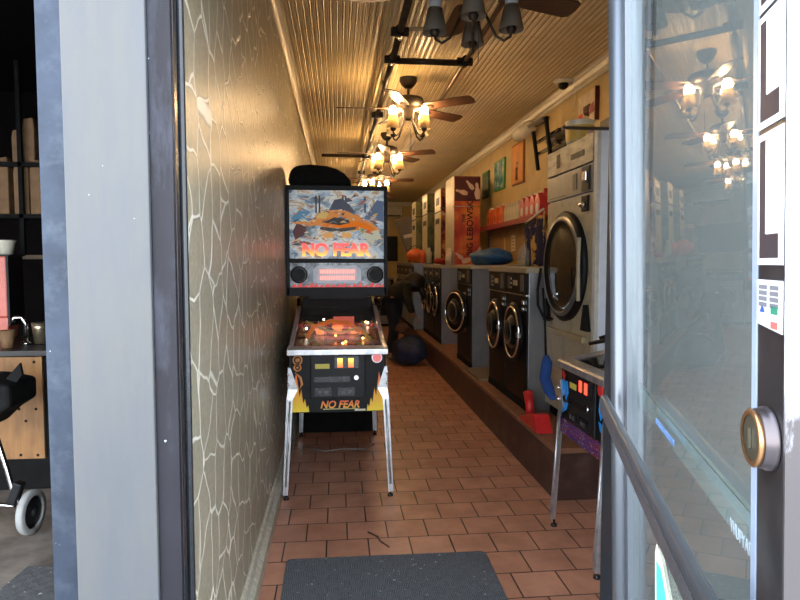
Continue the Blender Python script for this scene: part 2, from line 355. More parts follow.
# ------------------------------------------------------------------ washers (front faces -X, base at z 0 local, y = width)
def washer(name, W, H, D, label, cat='washing machine', group=None, black=True, open_deg=0, dr=.215, detail=True):
    t = empty(name, label=label, cat=cat, group=group)
    MB().box(.012, .004, 0, D, W-.004, H-.02).build('body', M['stain'], t, bev=.004)
    hp = H-.20
    fm = M['blackp'] if black else M['stain']
    fr = MB(); fr.box(0, .012, .06, .012, W-.012, hp-.012); fr.build('front_panel', fm, t, bev=.002)
    MB().box(-.002, .0, .0, .012, W, .055).build('kick_plate', M['blackmat'], t)
    cp = MB(); cp.box(-.006, .012, hp, .0115, W-.012, H-.045); cpo = cp.build('control_panel', M['blackp'], t, bev=.002)
    MB().box(-.010, .01, hp-.012, .012, W-.01, hp-.002).build('trim_strip', M['chrome'], t)
    MB().box(-.012, 0, H-.04, D, W, H).build('top_cap', M['cream'] if black else M['stain'], t, bev=.004)
    b = MB(); b.box(-.010, W*.42, hp+.06, -.0062, W*.62, hp+.10); b.build('display', mat('pale_display', (.45, .38, .25), .4), cpo)
    for ya_, yb2, za_, zb2 in ((.12, .28, .02, .145), (.78, .88, .03, .13)): MB().box(-.009, W*ya_, hp+za_, -.0062, W*yb2, hp+zb2).build('instruction_plate', mat('grey_plate', (.12, .11, .11), .5), cpo)
    for k in range(3): MB().cyl((-.006, W*.68, hp+.04+k*.035), (-.016, W*.68, hp+.04+k*.035), .008, n=8).build('button', M['chrome'], cpo)
    c = MB(); c.box(-.016, W*.10, hp-.075, .0, W*.18, hp-.045); c.box(-.016, W*.10, hp-.12, .0, W*.18, hp-.095); c.build('coin_slot', M['chrome'], t, bev=.002)
    # door
    cy, cz = W*.5, hp*.5+.13
    dt = bpy.data.objects.new('door', None)
    hinge = Vector((-.004, W*.5+(dr+.015)*(-1 if open_deg else 1), cz))
    dm = MB(); a = R(open_deg)
    dm.X = Matrix.Translation(hinge) @ Matrix.Rotation(a, 4, 'Z') @ Matrix.Translation((0, -(dr+.015)*(-1 if open_deg else 1), 0))
    dm.m = 0; dm.lathe([(dr+.012, .004), (dr+.014, .02), (dr, .03), (dr-.02, .034)], (0,0,0), (-1,0,0), 36)
    dm.m = 1; dm.lathe([(dr-.012, .031), (dr-.014, .044), (dr-.024, .046), (dr-.027, .036)], (0,0,0), (-1,0,0), 36)
    dm.m = 0; dm.lathe([(dr-.02, .034), (dr-.055, .040)], (0,0,0), (-1,0,0), 36)
    dm.m = 0; dm.lathe([(dr-.055, .04), (dr-.07, .03), (dr-.085, .034)], (0,0,0), (-1,0,0), 36)
    dm.m = 2; dm.lathe([(dr-.085, .034), (dr-.11, .06), (dr-.16, .075), (0, .08)], (0,0,0), (-1,0,0), 36)
    dm.m = 3; dm.lathe([(dr-.12, .064), (dr-.125, .069), (dr-.132, .067)], (0,0,0), (-1,0,0), 28)
    dm.m = 0; dm.lathe([(0, .003), (dr+.012, .004)], (0,0,0), (-1,0,0), 36)
    d = dm.build('door', [M['blackp'], M['chrome'], M['darkglass'], M['stain']], t)
    h = MB(); h.X = dm.X; h.box(-.055, -dr-.035, -.02, -.03, -dr+.03, .02); h.build('door_handle', M['chrome'], d, bev=.004)
    h = MB(); h.box(-.03, W*.5+dr-.01, cz-.035, -.002, W*.5+dr+.04, cz+.035); h.build('hinge', M['chrome'], d, bev=.003)
    if open_deg:
        MB().lathe([(dr-.01, .0), (dr-.02, .01), (dr-.05, -.02+.022), (0, .004)], (0, cy, cz), (-1,0,0), 32).build('drum_opening', M['darkglass'], t)
    return t
ZP = .3205
p = washer('washing_machine', .565, 1.06, .66, 'black-fronted washing machine nearest the tall dryer, chrome-ringed round door'); p.location = (1.38, 4.392, ZP)
near = p
q = copy_tree(near); q.location = (1.38, 4.95, ZP); q['label'] = 'black-fronted washing machine with a grey cabinet side, second from the tall dryer'
q.location.y = 4.96
w4 = washer('large_washing_machine', .74, 1.07, .66, 'washing machine standing between two gaps with its round black-rimmed door ajar', open_deg=18, dr=.225)
w4.location = (1.37, 6.24, ZP)
p3 = washer('washing_machine', .54, 1.06, .66, 'near one of the three narrow black washing machines in the middle of the row', group=None)
p3.location = (1.38, 8.19, ZP)
for i, lb in ((1, 'middle one of the three narrow black washing machines in the middle of the row'), (2, 'far one of the three narrow black washing machines beside the tall grey panel')):
    c = copy_tree(p3); c.location = (1.38, 8.19+.55*i, ZP); c['label'] = lb
pb = washer('washing_machine', .66, 1.08, .80, 'stainless washing machine with a broad grey side behind the bending person', black=False, dr=.2)
pb.location = (1.225, 9.95, ZP)
for i in range(1, 4):
    c = copy_tree(pb); c.location = (1.225, 9.95+.675*i, ZP); c['label'] = 'stainless washing machine at the dim far end of the row'; c['group'] = 'far stainless washing machines'
# far washers facing the camera
for i in range(2):
    c = copy_tree(pb); c.location = (.02+.68*i, 13.6, .001); c.rotation_euler = (0, 0, R(90))
    c.location.x = .57+.68*i
    c['label'] = ['low grey machine facing the door at the far left end', 'low grey machine facing the door beside the far row'][i]; c['group'] = 'machines across the far end'
del_keys = [o for o in bpy.data.objects if o.get('label', '').startswith('low grey')]
for o in del_keys: del o['group']
# gap floor strips
tag(MB().box(1.30, 5.56, ZP, 2.0, 6.2, ZP+.02).build('drip_tray', mat('tan_tray', (.22, .17, .11), .5)), 'flat tan tray on the plinth in the gap between washing machines', 'tray')

# ------------------------------------------------------------------ tall stacked dryer
t = empty('tumble_dryer', (1.52, 3.53, ZP), label='tall cream tumble dryer with big round black door and bluish white side', cat='dryer')
DW, DH, DD = .855, 1.88, .56
MB().box(.02, 0, .14, DD, DW, DH).build('body', M['white'], t, bev=.006)
MB().box(.03, .02, 0, DD-.02, DW-.02, .14).build('base_plinth', M['blackmat'], t)
fp = MB(); fp.box(0, .045, .10, .02, DW, 1.515); fp.build('front_panel', M['cream'], t, bev=.003)
MB().box(-.004, 0, .14, .02, .044, DH).build('corner_post', mat('pale_post', (.56, .55, .50), .4), t, bev=.003)
kp = MB().box(-.003, .36, .08, 0, DW-.01, .36).build('kick_panel', mat('beige_panel', (.5, .42, .27), .5), t)
up = MB().box(-.008, .05, 1.70, .02, DW, DH-.012).build('upper_panel', mat('worn_print_panel', (.36, .32, .22), .45, var=.3, scale=16, dirt=(.12, .11, .09), dscale=8, stretch=(1, 1, 3)), t, bev=.003)
a = MB(); a.box(-.011, .18, 1.755, -.0085, .40, 1.79); a.box(-.011, .60, 1.74, -.0085, .66, 1.83); a.build('printed_marks', mat('dark_print', (.05, .045, .035), .6, var=.8, scale=40), up)
cp = MB().box(-.004, .05, 1.525, .02, DW, 1.69).build('control_panel', mat('grey_taupe_panel', (.23, .21, .17), .4, var=.15), t, bev=.003)
a = MB(); a.box(-.012, .09, 1.535, -.0045, .21, 1.68); a.build('display_recess', M['blackp'], cp)
a = MB(); a.box(-.03, .11, 1.59, -.0125, .17, 1.65); a.build('coin_slide', M['chrome'], cp, bev=.006)
a = MB(); a.box(-.010, .30, 1.56, -.0045, .36, 1.66); a.box(-.010, .5, 1.54, -.0045, .8, 1.545); a.build('instruction_plate', mat('dk', (.08, .075, .06), .5), cp)
a = MB(); a.box(-.012, .11, 1.41, 0, .21, 1.505); co = a.build('coin_box', M['blackp'], t, bev=.003)
MB().ball((-.025, .16, 1.45), (.02, .035, .02)).build('knob', M['chrome'], co)
dc = (0, .47, 1.07); dr = .36
a = MB()
a.m = 0; a.lathe([(dr, .0), (dr+.005, .02), (dr-.01, .035), (dr-.03, .04)], dc, (-1,0,0), 48)
a.m = 1; a.lathe([(dr-.03, .04), (dr-.04, .05), (dr-.06, .05)], dc, (-1,0,0), 48)
a.m = 0; a.lathe([(dr-.06, .05), (dr-.08, .03)], dc, (-1,0,0), 48)
a.m = 2; a.lathe([(dr-.08, .03), (dr-.12, .035), (dr-.2, .04), (0, .042)], dc, (-1,0,0), 48)
dd = a.build('door', [M['blackp'], mat('dark_chrome', (.3, .3, .3), .3, .8), M['darkglass']], t)
a = MB(); a.box(-.055, .14, .86, -.035, .165, 1.25); a.build('door_handle', M['cream'], dd, bev=.004)
for yy, s in ((.10, 1), (.80, -1)):
    a = MB(); a.prism([(yy-.05, .68), (yy+.05, .68), (yy+.01, .84), (yy-.01, .84)], 'yz', -.03, -.001); a.build('hinge', M['blackp'], t)
a = MB(); a.prism([(yy, .3) for yy in ()] or [(.12, .60), (.80, .60), (.80, .64), (.12, .64)], 'yz', -.03, -.0005); a.build('lint_drawer', mat('worn_brass_lip', (.45, .36, .2), .35, .4), t, bev=.005)
a = MB().tube([(.18+.2, -.004, 1.02), (.16+.2, -.012, 1.05), (.15+.2, -.014, 1.12), (.16+.2, -.012, 1.2), (.19+.2, -.004, 1.24)], .0035, 6).build('side_cable', M['blackp'], t)

# shelf above the dryer with flat box
c0, c1 = P(562, 127.5, Y=3.26), P(618, 130, Y=3.26)
t = MB().box(c0.x, 3.25, c0.z-.008, 2.099, 3.27, c0.z+.006).build('wall_rod', mat('dark_rod', (.04, .025, .02), .5)); tag(t, 'thin dark horizontal rod jutting from the wall above the tall dryer', 'rod')
ya, yb_ = P(598.5, 90, X=2.09).y, P(581, 90, X=2.09).y
za = P(582, 128, X=2.09).z; zb_ = P(590, 92.5, X=2.09).z
t = empty('wall_picture', (2.099, ya, za), label='pale picture with red patches and dark red edge behind the dark rod', cat='picture')
w_, h_ = yb_-ya, zb_-za
MB().box(-.03, .012, 0, 0, w_, h_).build('picture_face', mat('pale_pink_card', (.62, .50, .34), .6), t)
MB().box(-.034, 0, 0, .0, .0115, h_+.01).build('frame', mat('maroon_edge', (.10, .012, .012), .5), t)
a = MB(); a.box(-.0315, w_*.72, .02, -.0302, w_*.98, h_*.42); a.build('red_patch', mat('rp', (.6, .07, .04), .6), t)
a = MB(); a.prism([(w_*.06, h_*.28), (w_*.34, h_*.25), (w_*.30, h_*.55), (w_*.1, h_*.6)], 'yz', -.0315, -.0302); a.build('maroon_patch', mat('rp2', (.35, .07, .06), .6), t)
a = MB()
for k in range(5): a.tube([(-.0312, w_*(.35+.06*k), h_*(.2+.03*k)), (-.0312, w_*(.38+.07*k), h_*.42), (-.0312, w_*(.32+.08*k), h_*.6)], .006, 5)
a.build('scribble', mat('brown_ink', (.16, .07, .04), .6), t)
t = MB().box(1.62, 3.60, ZP+1.8805, 1.85, 3.74, ZP+1.965).build('black_case', M['blackp'], bev=.004); tag(t, 'small black case on the near end of the dryer top', 'case')
t = MB().box(2.06, 4.15, 2.665, 2.099, 4.52, 2.80).build('control_box', M['blackp'], bev=.004); tag(t, 'small black control box high on the ochre wall above the shelf', 'control box')
MB().box(2.058, 4.4, 2.72, 2.0595, 4.46, 2.76).build('display', mat('green_lcd', (.2, .4, .25), .3), t)
# tub on dryer
t = empty('plastic_tub', (1.66, 4.16, ZP+1.8805), label='white plastic tub with yellow front on top of the tall dryer', cat='tub')
MB().lathe([(0, 0), (.085, 0), (.092, .10), (.097, .165), (.102, .175), (.09, .178), (0, .178)], n=24).build('tub_body', mat('tub_white', (.72, .68, .52), .4), t)
MB().lathe([(.0925, .04), (.0955, .10), (.098, .14)], n=24).build('yellow_band', mat('tub_yellow', (.62, .42, .08), .4), t)
t = MB().obox((1.68, 3.93, ZP+1.8805+.04), .06, .05, .039, (0, 0, .2)).build('rag', mat('pink_rag', (.55, .42, .36), .9, bump=.8), bev=.03); tag(t, 'crumpled pale pink rag beside the white tub on the dryer', 'rag')

# ------------------------------------------------------------------ wall things on the right wall
def wy(px): return P(px, 262, X=2.1).y
# TV bracket
t = empty('television_bracket', (2.1, 5.80, 2.54), label='black metal television bracket on the ochre wall above the dryer', cat='bracket')
MB().box(-.03, -.36, -.07, -.001, .20, .13).build('wall_plate', M['blackm'], t, bev=.004)
a = MB(); a.box(-.13, -.36, .05, -.10, .27, .075); a.box(-.13, -.36, -.07, -.10, .27, -.045); a.build('cross_bar', M['blackm'], t)
for yy, dz in ((-.16, .05), (.20, -.01)):
    a = MB(); a.obox((-.15, yy, dz-.02), .014, .022, .19, (0, R(-8), 0)); a.build('upright', M['blackmat'], t, bev=.003)
a = MB(); a.tube([(-.03, 0, .02), (-.07, -.1, .02), (-.11, 0, .02)], .02, 8); a.build('swing_arm', M['stain'], t)

def picture(px0, px1, py0, py1, m, mf, label, name='framed_picture', cat='picture', th=.02):
    a, b = P(px0, py0, X=2.09), P(px1, py1, X=2.09); yf, yn = a.y, b.y
    z1 = P((px0+px1)/2, (py0), X=2.09).z; z0 = P((px0+px1)/2, py1, X=2.09).z
    t = empty(name, (2.099, yn, z0), label=label, cat=cat)
    MB().box(-th, 0, 0, 0, yf-yn, z1-z0).build('frame', mf, t)
    MB().box(-th-.002, .02, .02, -th-.0002, yf-yn-.02, z1-z0-.02).build('picture_face', m, t)
    return t, yf-yn, z1-z0
pc, w_, h_ = picture(513, 524, 143, 184, mat('orange_print', (.70, .28, .04), .5), mat('orange_frame', (.30, .10, .02), .5), 'tall narrow orange picture on the ochre wall above the detergents')
a = MB(); a.lathe([(.02, 0), (.05, 0)], (-.0225, w_*.5, h_*.45), (-1, 0, 0), 16); a.cyl((-.0222, w_*.5, h_*.1), (-.0224, w_*.5, h_*.4), .02, n=8); a.build('printed_figure', mat('rust_ink', (.22, .07, .03), .5), pc)
picture(495, 505, 160, 190, m_art('teal_art', [(.3, (.02, .10, .12)), (.5, (.10, .35, .38)), (.62, (.7, .7, .6)), (.7, (.05, .3, .05))], 7, 0), mat('green_frame', (.05, .28, .04), .5), 'teal and white picture with green lower edge, left of the orange one')
picture(483, 489, 172, 198, m_art('green_art', [(.3, (.01, .03, .02)), (.6, (.03, .12, .05)), (.7, (.1, .3, .08))], 6, 0), mat('dark_green_frame', (.02, .10, .03), .5), 'small dark green picture in shadow, leftmost on the ochre wall')

# detergent shelf
y_n, y_f = wy(549), wy(489)
zs = 1.42 + (262-210.5)/F*6.0
t = empty('detergent_shelf', (2.1, y_n, zs-.07), label='long dark red wooden shelf holding the row of detergent bottles', cat='shelf')
MB().box(-.17, 0, 0, -.001, y_f-y_n, .02).build('shelf_board', M['red2'], t)
MB().box(-.185, 0, -.02, -.171, y_f-y_n, .035).build('front_lip', M['red2'], t)
MB().box(-.06, 0, .0205, -.001, .02, .30).build('end_panel', M['red'], t)
ztop = zs-.05
def bottle(kind, W=.15, H=.25):
    t = empty('detergent_bottle')
    body, lab, capm = kind
    a = MB(); w = W/2
    a.prism([(-w, 0), (w, 0), (w, H*.6), (w*.75, H*.78), (w*.3, H*.88), (w*.3, H*.92), (-w*.3, H*.92), (-w*.3, H*.88), (-w*.75, H*.78), (-w, H*.6)], 'yz', -.045, .045)
    a.build('body', body, t, bev=.012)
    MB().cyl((0, 0, H*.921), (0, 0, H), w*.34, w*.3, n=12).build('cap', capm, t)
    MB().lathe([(0, 0), (w*.62, 0)], (-.0465, 0, H*.34), (-1, 0, 0), 16).build('paper_label', lab, t)
    return t
kO = (M['orange'], mat('dark_orange_label', (.45, .05, .02), .5), M['cwhite'])
kW = (M['ivory'], mat('cream_label', (.55, .5, .38), .5), M['cwhite'])
kR = (mat('red_jug', (.50, .025, .03), .4), mat('pale_label', (.62, .56, .48), .5), M['cwhite'])
ords = ['leftmost', 'second from left', 'third from left', 'fourth from left', 'rightmost']
pos = [(kO, [492, 498.5, 504.5], .16, 'orange detergent bottle, %s of the three orange ones on the red shelf'), (kW, [509, 512, 515, 518, 521], .10, 'white bottle, %s of the five white ones on the red shelf'), (kR, [526, 531, 536, 541.5], .155, 'red detergent jug with pale label, %s of the four red ones')]
for kind, pxs, W, lb in pos:
    pr = bottle(kind, W, .25 if W > .12 else .23)
    for i, px in enumerate(pxs):
        o = pr if i == 0 else copy_tree(pr)
        d = ray(px, 200); o.location = (2.01, 2.01*d.y/d.x, ztop+.0005)
        which = 'leftmost' if i == 0 else ('rightmost' if i == len(pxs)-1 else (['', 'second from left', 'third from left', 'fourth from left'][i] if len(pxs) > 3 else 'middle one'))
        o['label'] = lb % which; o['category'] = 'bottle'; o['group'] = 'detergent bottles on the red shelf'
# board
yb0, yb1 = wy(541), wy(489)
t = empty('notice_board', (2.1, yb0, 1.44), label='large tan board on the wall below the detergent shelf', cat='board')
MB().box(-.02, 0, 0, -.001, yb1-yb0, .40).build('board', M['cork'], t, bev=.004)
for px, w, h, z, m, lb in ((490.5, .10, .2, .13, M['paper'], 'narrow cream paper strip pinned at the left of the tan board'), (505, .12, .24, .04, mat('tan_yellow', (.55, .42, .13), .6), 'yellow pennant shaped paper pinned on the tan board'), (513.5, .16, .19, .11, M['paper'], 'cream sheet with two columns pinned on the tan board')):
    y = P(px, 240, X=2.08).y
    a = MB()
    if 'pennant' in lb: a.prism([(y-w/2, 1.44+z), (y+w/2, 1.44+z), (y+w*.12, 1.44+z+h), (y-w*.12, 1.44+z+h)], 'yz', 2.0755, 2.0785)
    else: a.box(2.0755, y-w/2, 1.44+z, 2.0785, y+w/2, 1.44+z+h)
    o = tag(a.build('paper_notice', m), lb, 'notice')
    if 'pennant' not in lb:
        a = MB()
        for k in range(4): a.box(2.0745, y-w*.35, 1.44+z+h*(.15+.2*k), 2.0753, y+w*.35, 1.44+z+h*(.22+.2*k))
        a.build('printed_lines', mat('ink_brown', (.25, .2, .12), .6), o)
# navy cloth hanging
ca, cbk = P(527, 262, X=1.89), P(547, 262, X=1.89)
def drape(u, v):
    y = ca.y + (cbk.y-ca.y)*u; top = 1.42+(.36+.10*u)
    return (1.885 - .02*math.sin(u*19+v*2) , y, 1.39 + (top-1.39)*v + .01*math.sin(u*30)*(1-v))
def m_cloth():
    m, nt, b = nodes('navy_gold_cloth'); v = coords(nt, (1, 1.4, .7))
    nz = N(nt, 'ShaderNodeTexNoise', Scale=5.5, Detail=5., Roughness=.7); nt.links.new(v, nz.inputs[0])
    c = ramp(nt, nz.outputs['Fac'], [(.53, (.012, .012, .05)), (.55, (.42, .26, .07)), (.66, (.5, .34, .12)), (.68, (.012, .012, .05))]); nt.links.new(c, b.inputs['Base Color']); b.inputs['Roughness'].default_value = .9
    return m
o = MB().grid(drape, 24, 12).build('hanging_cloth', m_cloth()); so = o.modifiers.new('s', 'SOLIDIFY'); so.thickness = .006
tag(o, 'navy cloth with gold pattern hanging between the board and the dryer', 'cloth')
t = MB().tube([(1.865, ca.y-.02, 1.80), (1.865, cbk.y+.05, 1.90)], .012, 8).build('drying_rail', M['cwhite']); tag(t, 'white rod above the navy and gold cloth', 'rail')

# cameras at the moulding
def at_wall(px, py, X): return P(px, py, X=X)
c = P(564, 84, X=1.98)
t = empty('dome_camera', c, label='white dome security camera with dark lens on the right moulding', cat='security camera')
MB().lathe([(0, .07), (.085, .065), (.09, .02), (.07, 0), (0, 0)], n=20).build('housing', M['cwhite'], t)
MB().box(.05, -.03, .0, 2.098-c.x, .03, .04).build('mount', M['cwhite'], t)
MB().ball((-.01, -.01, -.012), (.045, .045, .04)).build('lens_dome', M['blackp'], t)
MB().tube([(.05, 0, .03), (.085, -.01, .0), (.095, -.02, -.12), (.11, .05, -.22)], .004, 6).build('cable', M['cwhite'], t)
c = P(524, 131, X=1.95)
t = empty('bullet_camera', c, label='white camera housing on an arm at the moulding above the orange picture', cat='security camera')
MB().lathe([(0, -.2), (.06, -.19), (.075, -.1), (.075, .05), (.06, .09), (0, .1)], (0, .1, 0), (-.3, .9, -.2), 16).build('housing', M['cwhite'], t)
MB().tube([(.0, -.05, .02), (.05, -.16, .04), (.10, -.3, .06)], .016, 8).build('mounting_arm', mat('grey_arm', (.25, .23, .2), .5), t)
MB().tube([(.06, -.2, .0), (.12, -.3, .03), (.13, -.38, .06)], .008, 6).build('cable', M['blackp'], t)

# ------------------------------------------------------------------ things on the washers
ZW = ZP+1.0605
def m_leb():
    m, nt, b = nodes('bowling_side_art'); v = coords(nt)
    g = N(nt, 'ShaderNodeTexNoise', Scale=3.5, Detail=3.); nt.links.new(v, g.inputs[0])
    c = ramp(nt, g.outputs['Fac'], [(.35, (.30, .02, .015)), (.5, (.50, .07, .02)), (.62, (.66, .20, .03))]); nt.links.new(c, b.inputs['Base Color']); b.inputs['Roughness'].default_value = .4; return m
t = empty('game_cabinet', (1.56, 8.20, ZW), label='tall upright cabinet with orange bowling pin side art and black lettering', cat='game cabinet')
H = 1.18
MB().box(0, .0, 0, .35, .62, H).build('cabinet_body', mat('dark_brown_cab', (.05, .03, .02), .5), t, bev=.004)
MB().box(-.008, 0.001, 0, -.0005, .62, H).build('front_face', M['ivory'], t)
ar = MB().box(.0, -.006, 0, .35, -.0006, H-.01).build('side_art', m_leb(), t)
a = MB(); a.box(0.002, -.0075, H-.33, .345, -.0062, H-.015); a.build('dark_band', mat('maroon_ink', (.07, .01, .012), .4), ar)
ink = mat('black_ink', (.008, .006, .006), .5)
text('BIG LEBOWSKI', 'lettering', .115, ink, ar, (.215, -.0085, .50), (R(90), R(-90), 0), .0006, sx=1.0, bold=.0022)
text('THE', 'lettering', .06, ink, ar, (.13, -.0085, .62), (R(90), R(-90), 0), .0006, bold=.002)
def pin(mb, x, z, a, s):
    pr = [(0, 0), (.02, 0), (.03, .03), (.034, .06), (.022, .10), (.014, .125), (.017, .145), (.012, .163), (0, .17)]
    pts = [(r_, h) for r_, h in pr[1:-1]] + [(0, .17)] + [(-r_, h) for r_, h in reversed(pr[1:-1])]
    ca_, sa = math.cos(a), math.sin(a)
    mb.prism([(x+s*(px_*ca_-(pz-.08)*sa), z+s*(px_*sa+(pz-.08)*ca_)) for px_, pz in pts], 'xz', -.0088, -.0076)
a = MB()
for x, z, an, s in ((.10, .97, 1.3, 1.), (.21, 1.06, .7, .9), (.31, .98, .1, 1.3), (.07, .12, .9, .8), (.19, .07, -1.2, 1.1), (.31, .15, -.5, 1.2)): pin(a, x, z, an, s)
a.build('bowling_pin_print', mat('pin_cream', (.6, .42, .3), .5), ar)
a = MB(); a.cyl((-.02, -.02, .78), (.37, -.02, .78), .008, n=8); a.build('chrome_rail', M['chrome'], t)
def cabinet(x, y, h, art, lb):
    t = empty('game_cabinet', (x, y, ZW if y < 9.9 else ZP+1.081), label=lb, cat='game cabinet')
    MB().box(0, 0, 0, .36, .56, h).build('cabinet_body', mat('dark_brown_cab', (.05, .03, .02), .5), t, bev=.004)
    f = MB().box(-.008, .001, 0, -.0005, .559, h).build('front_face', M['ivory'], t)
    MB().box(0, -.006, 0, .35, -.0006, h-.01).build('side_art', art, t)
    a = MB(); a.box(-.012, .1, h*.55, -.0082, .45, h*.62); a.box(-.012, .12, h*.8, -.0082, .4, h*.9); a.box(-.014, 0, h*.70, -.0082, .56, h*.715); a.build('dark_window', M['blackp'], f)
    MB().box(-.015, -.015, h*.74, .36, -.0062, h*.755).build('chrome_rail', M['chrome'], t)
cabinet(1.55, 9.20, 1.13, m_art('red_art', [(.35, (.02, .01, .01)), (.5, (.22, .03, .02)), (.6, (.5, .2, .05)), (.7, (.5, .4, .25))], 6, 0), 'upright cabinet with dark red mottled side behind the orange bowling cabinet')
cabinet(1.50, 10.25, 1.15, m_art('olive_art', [(.35, (.05, .06, .02)), (.6, (.22, .2, .08))], 4, 0), 'upright cabinet with pale cream face and olive side, third back')
cabinet(1.46, 11.45, 1.14, m_art('olive_art2', [(.35, (.04, .06, .03)), (.6, (.25, .22, .08))], 3, 0), 'farthest upright cabinet with yellowish face on the far washers')
# tilted folding thing
t = empty('tilted_game_head', P(416, 250, Y=12.4), label='grey panel box with a white sticker leaning back on a black curved arm', cat='panel')
t.location.z = ZP+1.12
a = MB(); a.obox((-.10, 0, .55), .17, .1, .33, (0, R(-22), 0)); a.build('panel_box', mat('grey_brown_panel', (.16, .13, .10), .5), t, bev=.01)
a = MB(); a.obox((-.11, -.104, .50), .10, .003, .035, (0, R(-12), 0)); a.build('white_sticker', M['cwhite'], t)
a = MB(); a.tube([(-.1, 0, 0), (.06, 0, .05), (.05, 0, .2), (-.07, 0, .32)], .03, 8); a.build('curved_arm', M['blackp'], t)
t.location.x -= .05
def lumpy(c, r, seed, amp=.15, n=20):
    rnd = random.Random(seed); ph = [rnd.uniform(0, 6) for _ in range(6)]
    mb = MB(); mb.ball((0,0,0), 1, n)
    out = []
    for v in mb.v:
        k = 1+amp*(math.sin(v.x*4+ph[0])*math.sin(v.y*5+ph[1])+.6*math.sin(v.z*6+ph[2]+v.x*3))
        out.append(Vector((c[0]+v.x*r[0]*k, c[1]+v.y*r[1]*k, max(c[2]-r[2]*.8, c[2]+v.z*r[2]*k))))
    mb.v = out; return mb
xx = 1.62
o = lumpy((0, 0, .075), (.22, .38, .095), 3, .12, 24).build('laundry_bag', M['blue'], loc=(1.68, 6.62, ZP+1.071)); tag(o, 'full blue nylon laundry bag lying on top of the washing machines', 'bag')
def cream_bottle(px, h, m, lb, y, x=None, r=.035):
    x = (ray(px, 262).x/ray(px, 262).y)*y
    o = MB().lathe([(0, 0), (r, 0), (r, h*.7), (r*.5, h*.85), (r*.5, h), (0, h)], n=16).build('bottle', m, loc=(x, y, ZW)); return tag(o, lb, 'bottle')
cream_bottle(449, .22, M['ivory'], 'cream bottle standing just left of the blue bag', 8.25, r=.05)
cream_bottle(429, .25, M['ivory'], 'slim cream bottle beside the orange pumpkin bucket', 9.98, r=.045).location.z = ZP+1.0815
cream_bottle(523.5, .19, M['bottleglass'], 'clear bottle on the washing machine in front of the tan board', 4.9+.05, r=.045)
t = empty('pumpkin_bucket', ((ray(415.5, 262).x/ray(415.5, 262).y)*10.4, 10.4, ZP+1.0815), label='round orange pumpkin shaped bucket on the far washing machine', cat='bucket')
a = MB(); a.ball((0, 0, .125), (.14, .14, .125), 20)
a.v = [Vector((v.x*(1+.05*math.cos(8*math.atan2(v.y, v.x))), v.y*(1+.05*math.cos(8*math.atan2(v.y, v.x))), v.z)) for v in a.v]
a.build('bucket_body', M['orange'], t); MB().tube([(-.12, 0, .18), (-.08, 0, .27), (0, 0, .30), (.08, 0, .27), (.12, 0, .18)], .006, 6).build('handle', M['blackp'], t)
o = MB().lathe([(0, 0), (.045, 0), (.05, .15), (.03, .2), (0, .22)], n=12).build('orange_jug', mat('orange_red', (.7, .12, .04), .4), loc=((ray(423, 262).x/ray(423, 262).y)*10.05, 10.05, ZP+1.0815)); tag(o, 'small orange jug right of the pumpkin bucket', 'jug')
o = lumpy((0, 0, .05), (.09, .12, .05), 5).build('red_cloth', mat('red_cloth_m', (.30, .02, .02), .9), loc=(1.50, 9.01, ZW)); tag(o, 'crumpled dark red cloth on the middle washing machines', 'cloth')
o = lumpy((0, 0, .05), (.20, .25, .05), 6).build('white_towel', mat('towel', (.35, .3, .22), .95), loc=(1.55, 7.0-.75+.02, ZP+1.071)); 
o.location = (1.55, 8.46, ZW); bpy.data.objects.remove(o)

# cables, mop head, dustpan
a = MB().tube([P(541, 268, X=1.36), P(537.5, 290, X=1.34), P(538, 305, X=1.34), P(543, 316, X=1.36), P(552, 319, X=1.44)], .010, 8)
tag(a.build('rubber_hose', M['blackp']), 'looping black rubber hose between the near washer and the dryer', 'hose')
t = empty('dust_mop', P(547, 372, X=1.36), label='blue mop head on a black stick hanging beside the dryer front', cat='mop')
def L(px, py, X=1.36): return P(px, py, X=X) - Vector(t.location)
a = MB().tube([L(543, 288), L(545, 325), L(546, 358)], .008, 8); a.build('stick', M['blackp'], t)
a = MB().tube([L(546, 356), L(547, 362), L(545, 378), L(549, 390), L(553, 398)], [.018, .035, .038, .036, .02], 12); a.build('mop_head', mat('mop_blue', (.015, .06, .24), .9, bump=.8, scale=60), t)
t = empty('dustpan', (1.315, 3.98, ZP+.001), rz=R(0), label='red plastic dustpan lying on the edge of the plinth', cat='dustpan')
a = MB(); a.prism([(-.20, .005), (.17, .005), (.17, .035), (-.08, .11), (-.12, .11)], 'yz', -.055, .055); a.build('pan', M['red'], t, bev=.008)
a = MB(); a.tube([(0, .10, .03), (0, .13, .12), (0, .17, .2)], [.03, .028, .034], 10); a.build('handle', M['red'], t)

# ------------------------------------------------------------------ person
pe = empty('person', (.78, 8.95, 0), label='person in dark olive jacket bending forward over a blue bag by the machines', cat='person')
def skin_mesh(name, verts, edges, radii, m, parent, sub=2):
    me = bpy.data.meshes.new(name); me.from_pydata(verts, edges, []); o = bpy.data.objects.new(name, me); col.objects.link(o); o.parent = parent
    md = o.modifiers.new('skin', 'SKIN'); sv = me.skin_vertices[0].data
    for i, r in enumerate(radii): sv[i].radius = (r, r) if not isinstance(r, tuple) else r; sv[i].use_root = (i == 0)
    s = o.modifiers.new('sub', 'SUBSURF'); s.levels = s.render_levels = sub
    bpy.context.view_layer.update(); dg = bpy.context.evaluated_depsgraph_get()
    me2 = bpy.data.meshes.new_from_object(o.evaluated_get(dg)); bpy.data.objects.remove(o)
    for p_ in me2.polygons: p_.use_smooth = True
    me2.materials.clear(); me2.materials.append(m)
    o = bpy.data.objects.new(name, me2); col.objects.link(o); o.parent = parent; return o
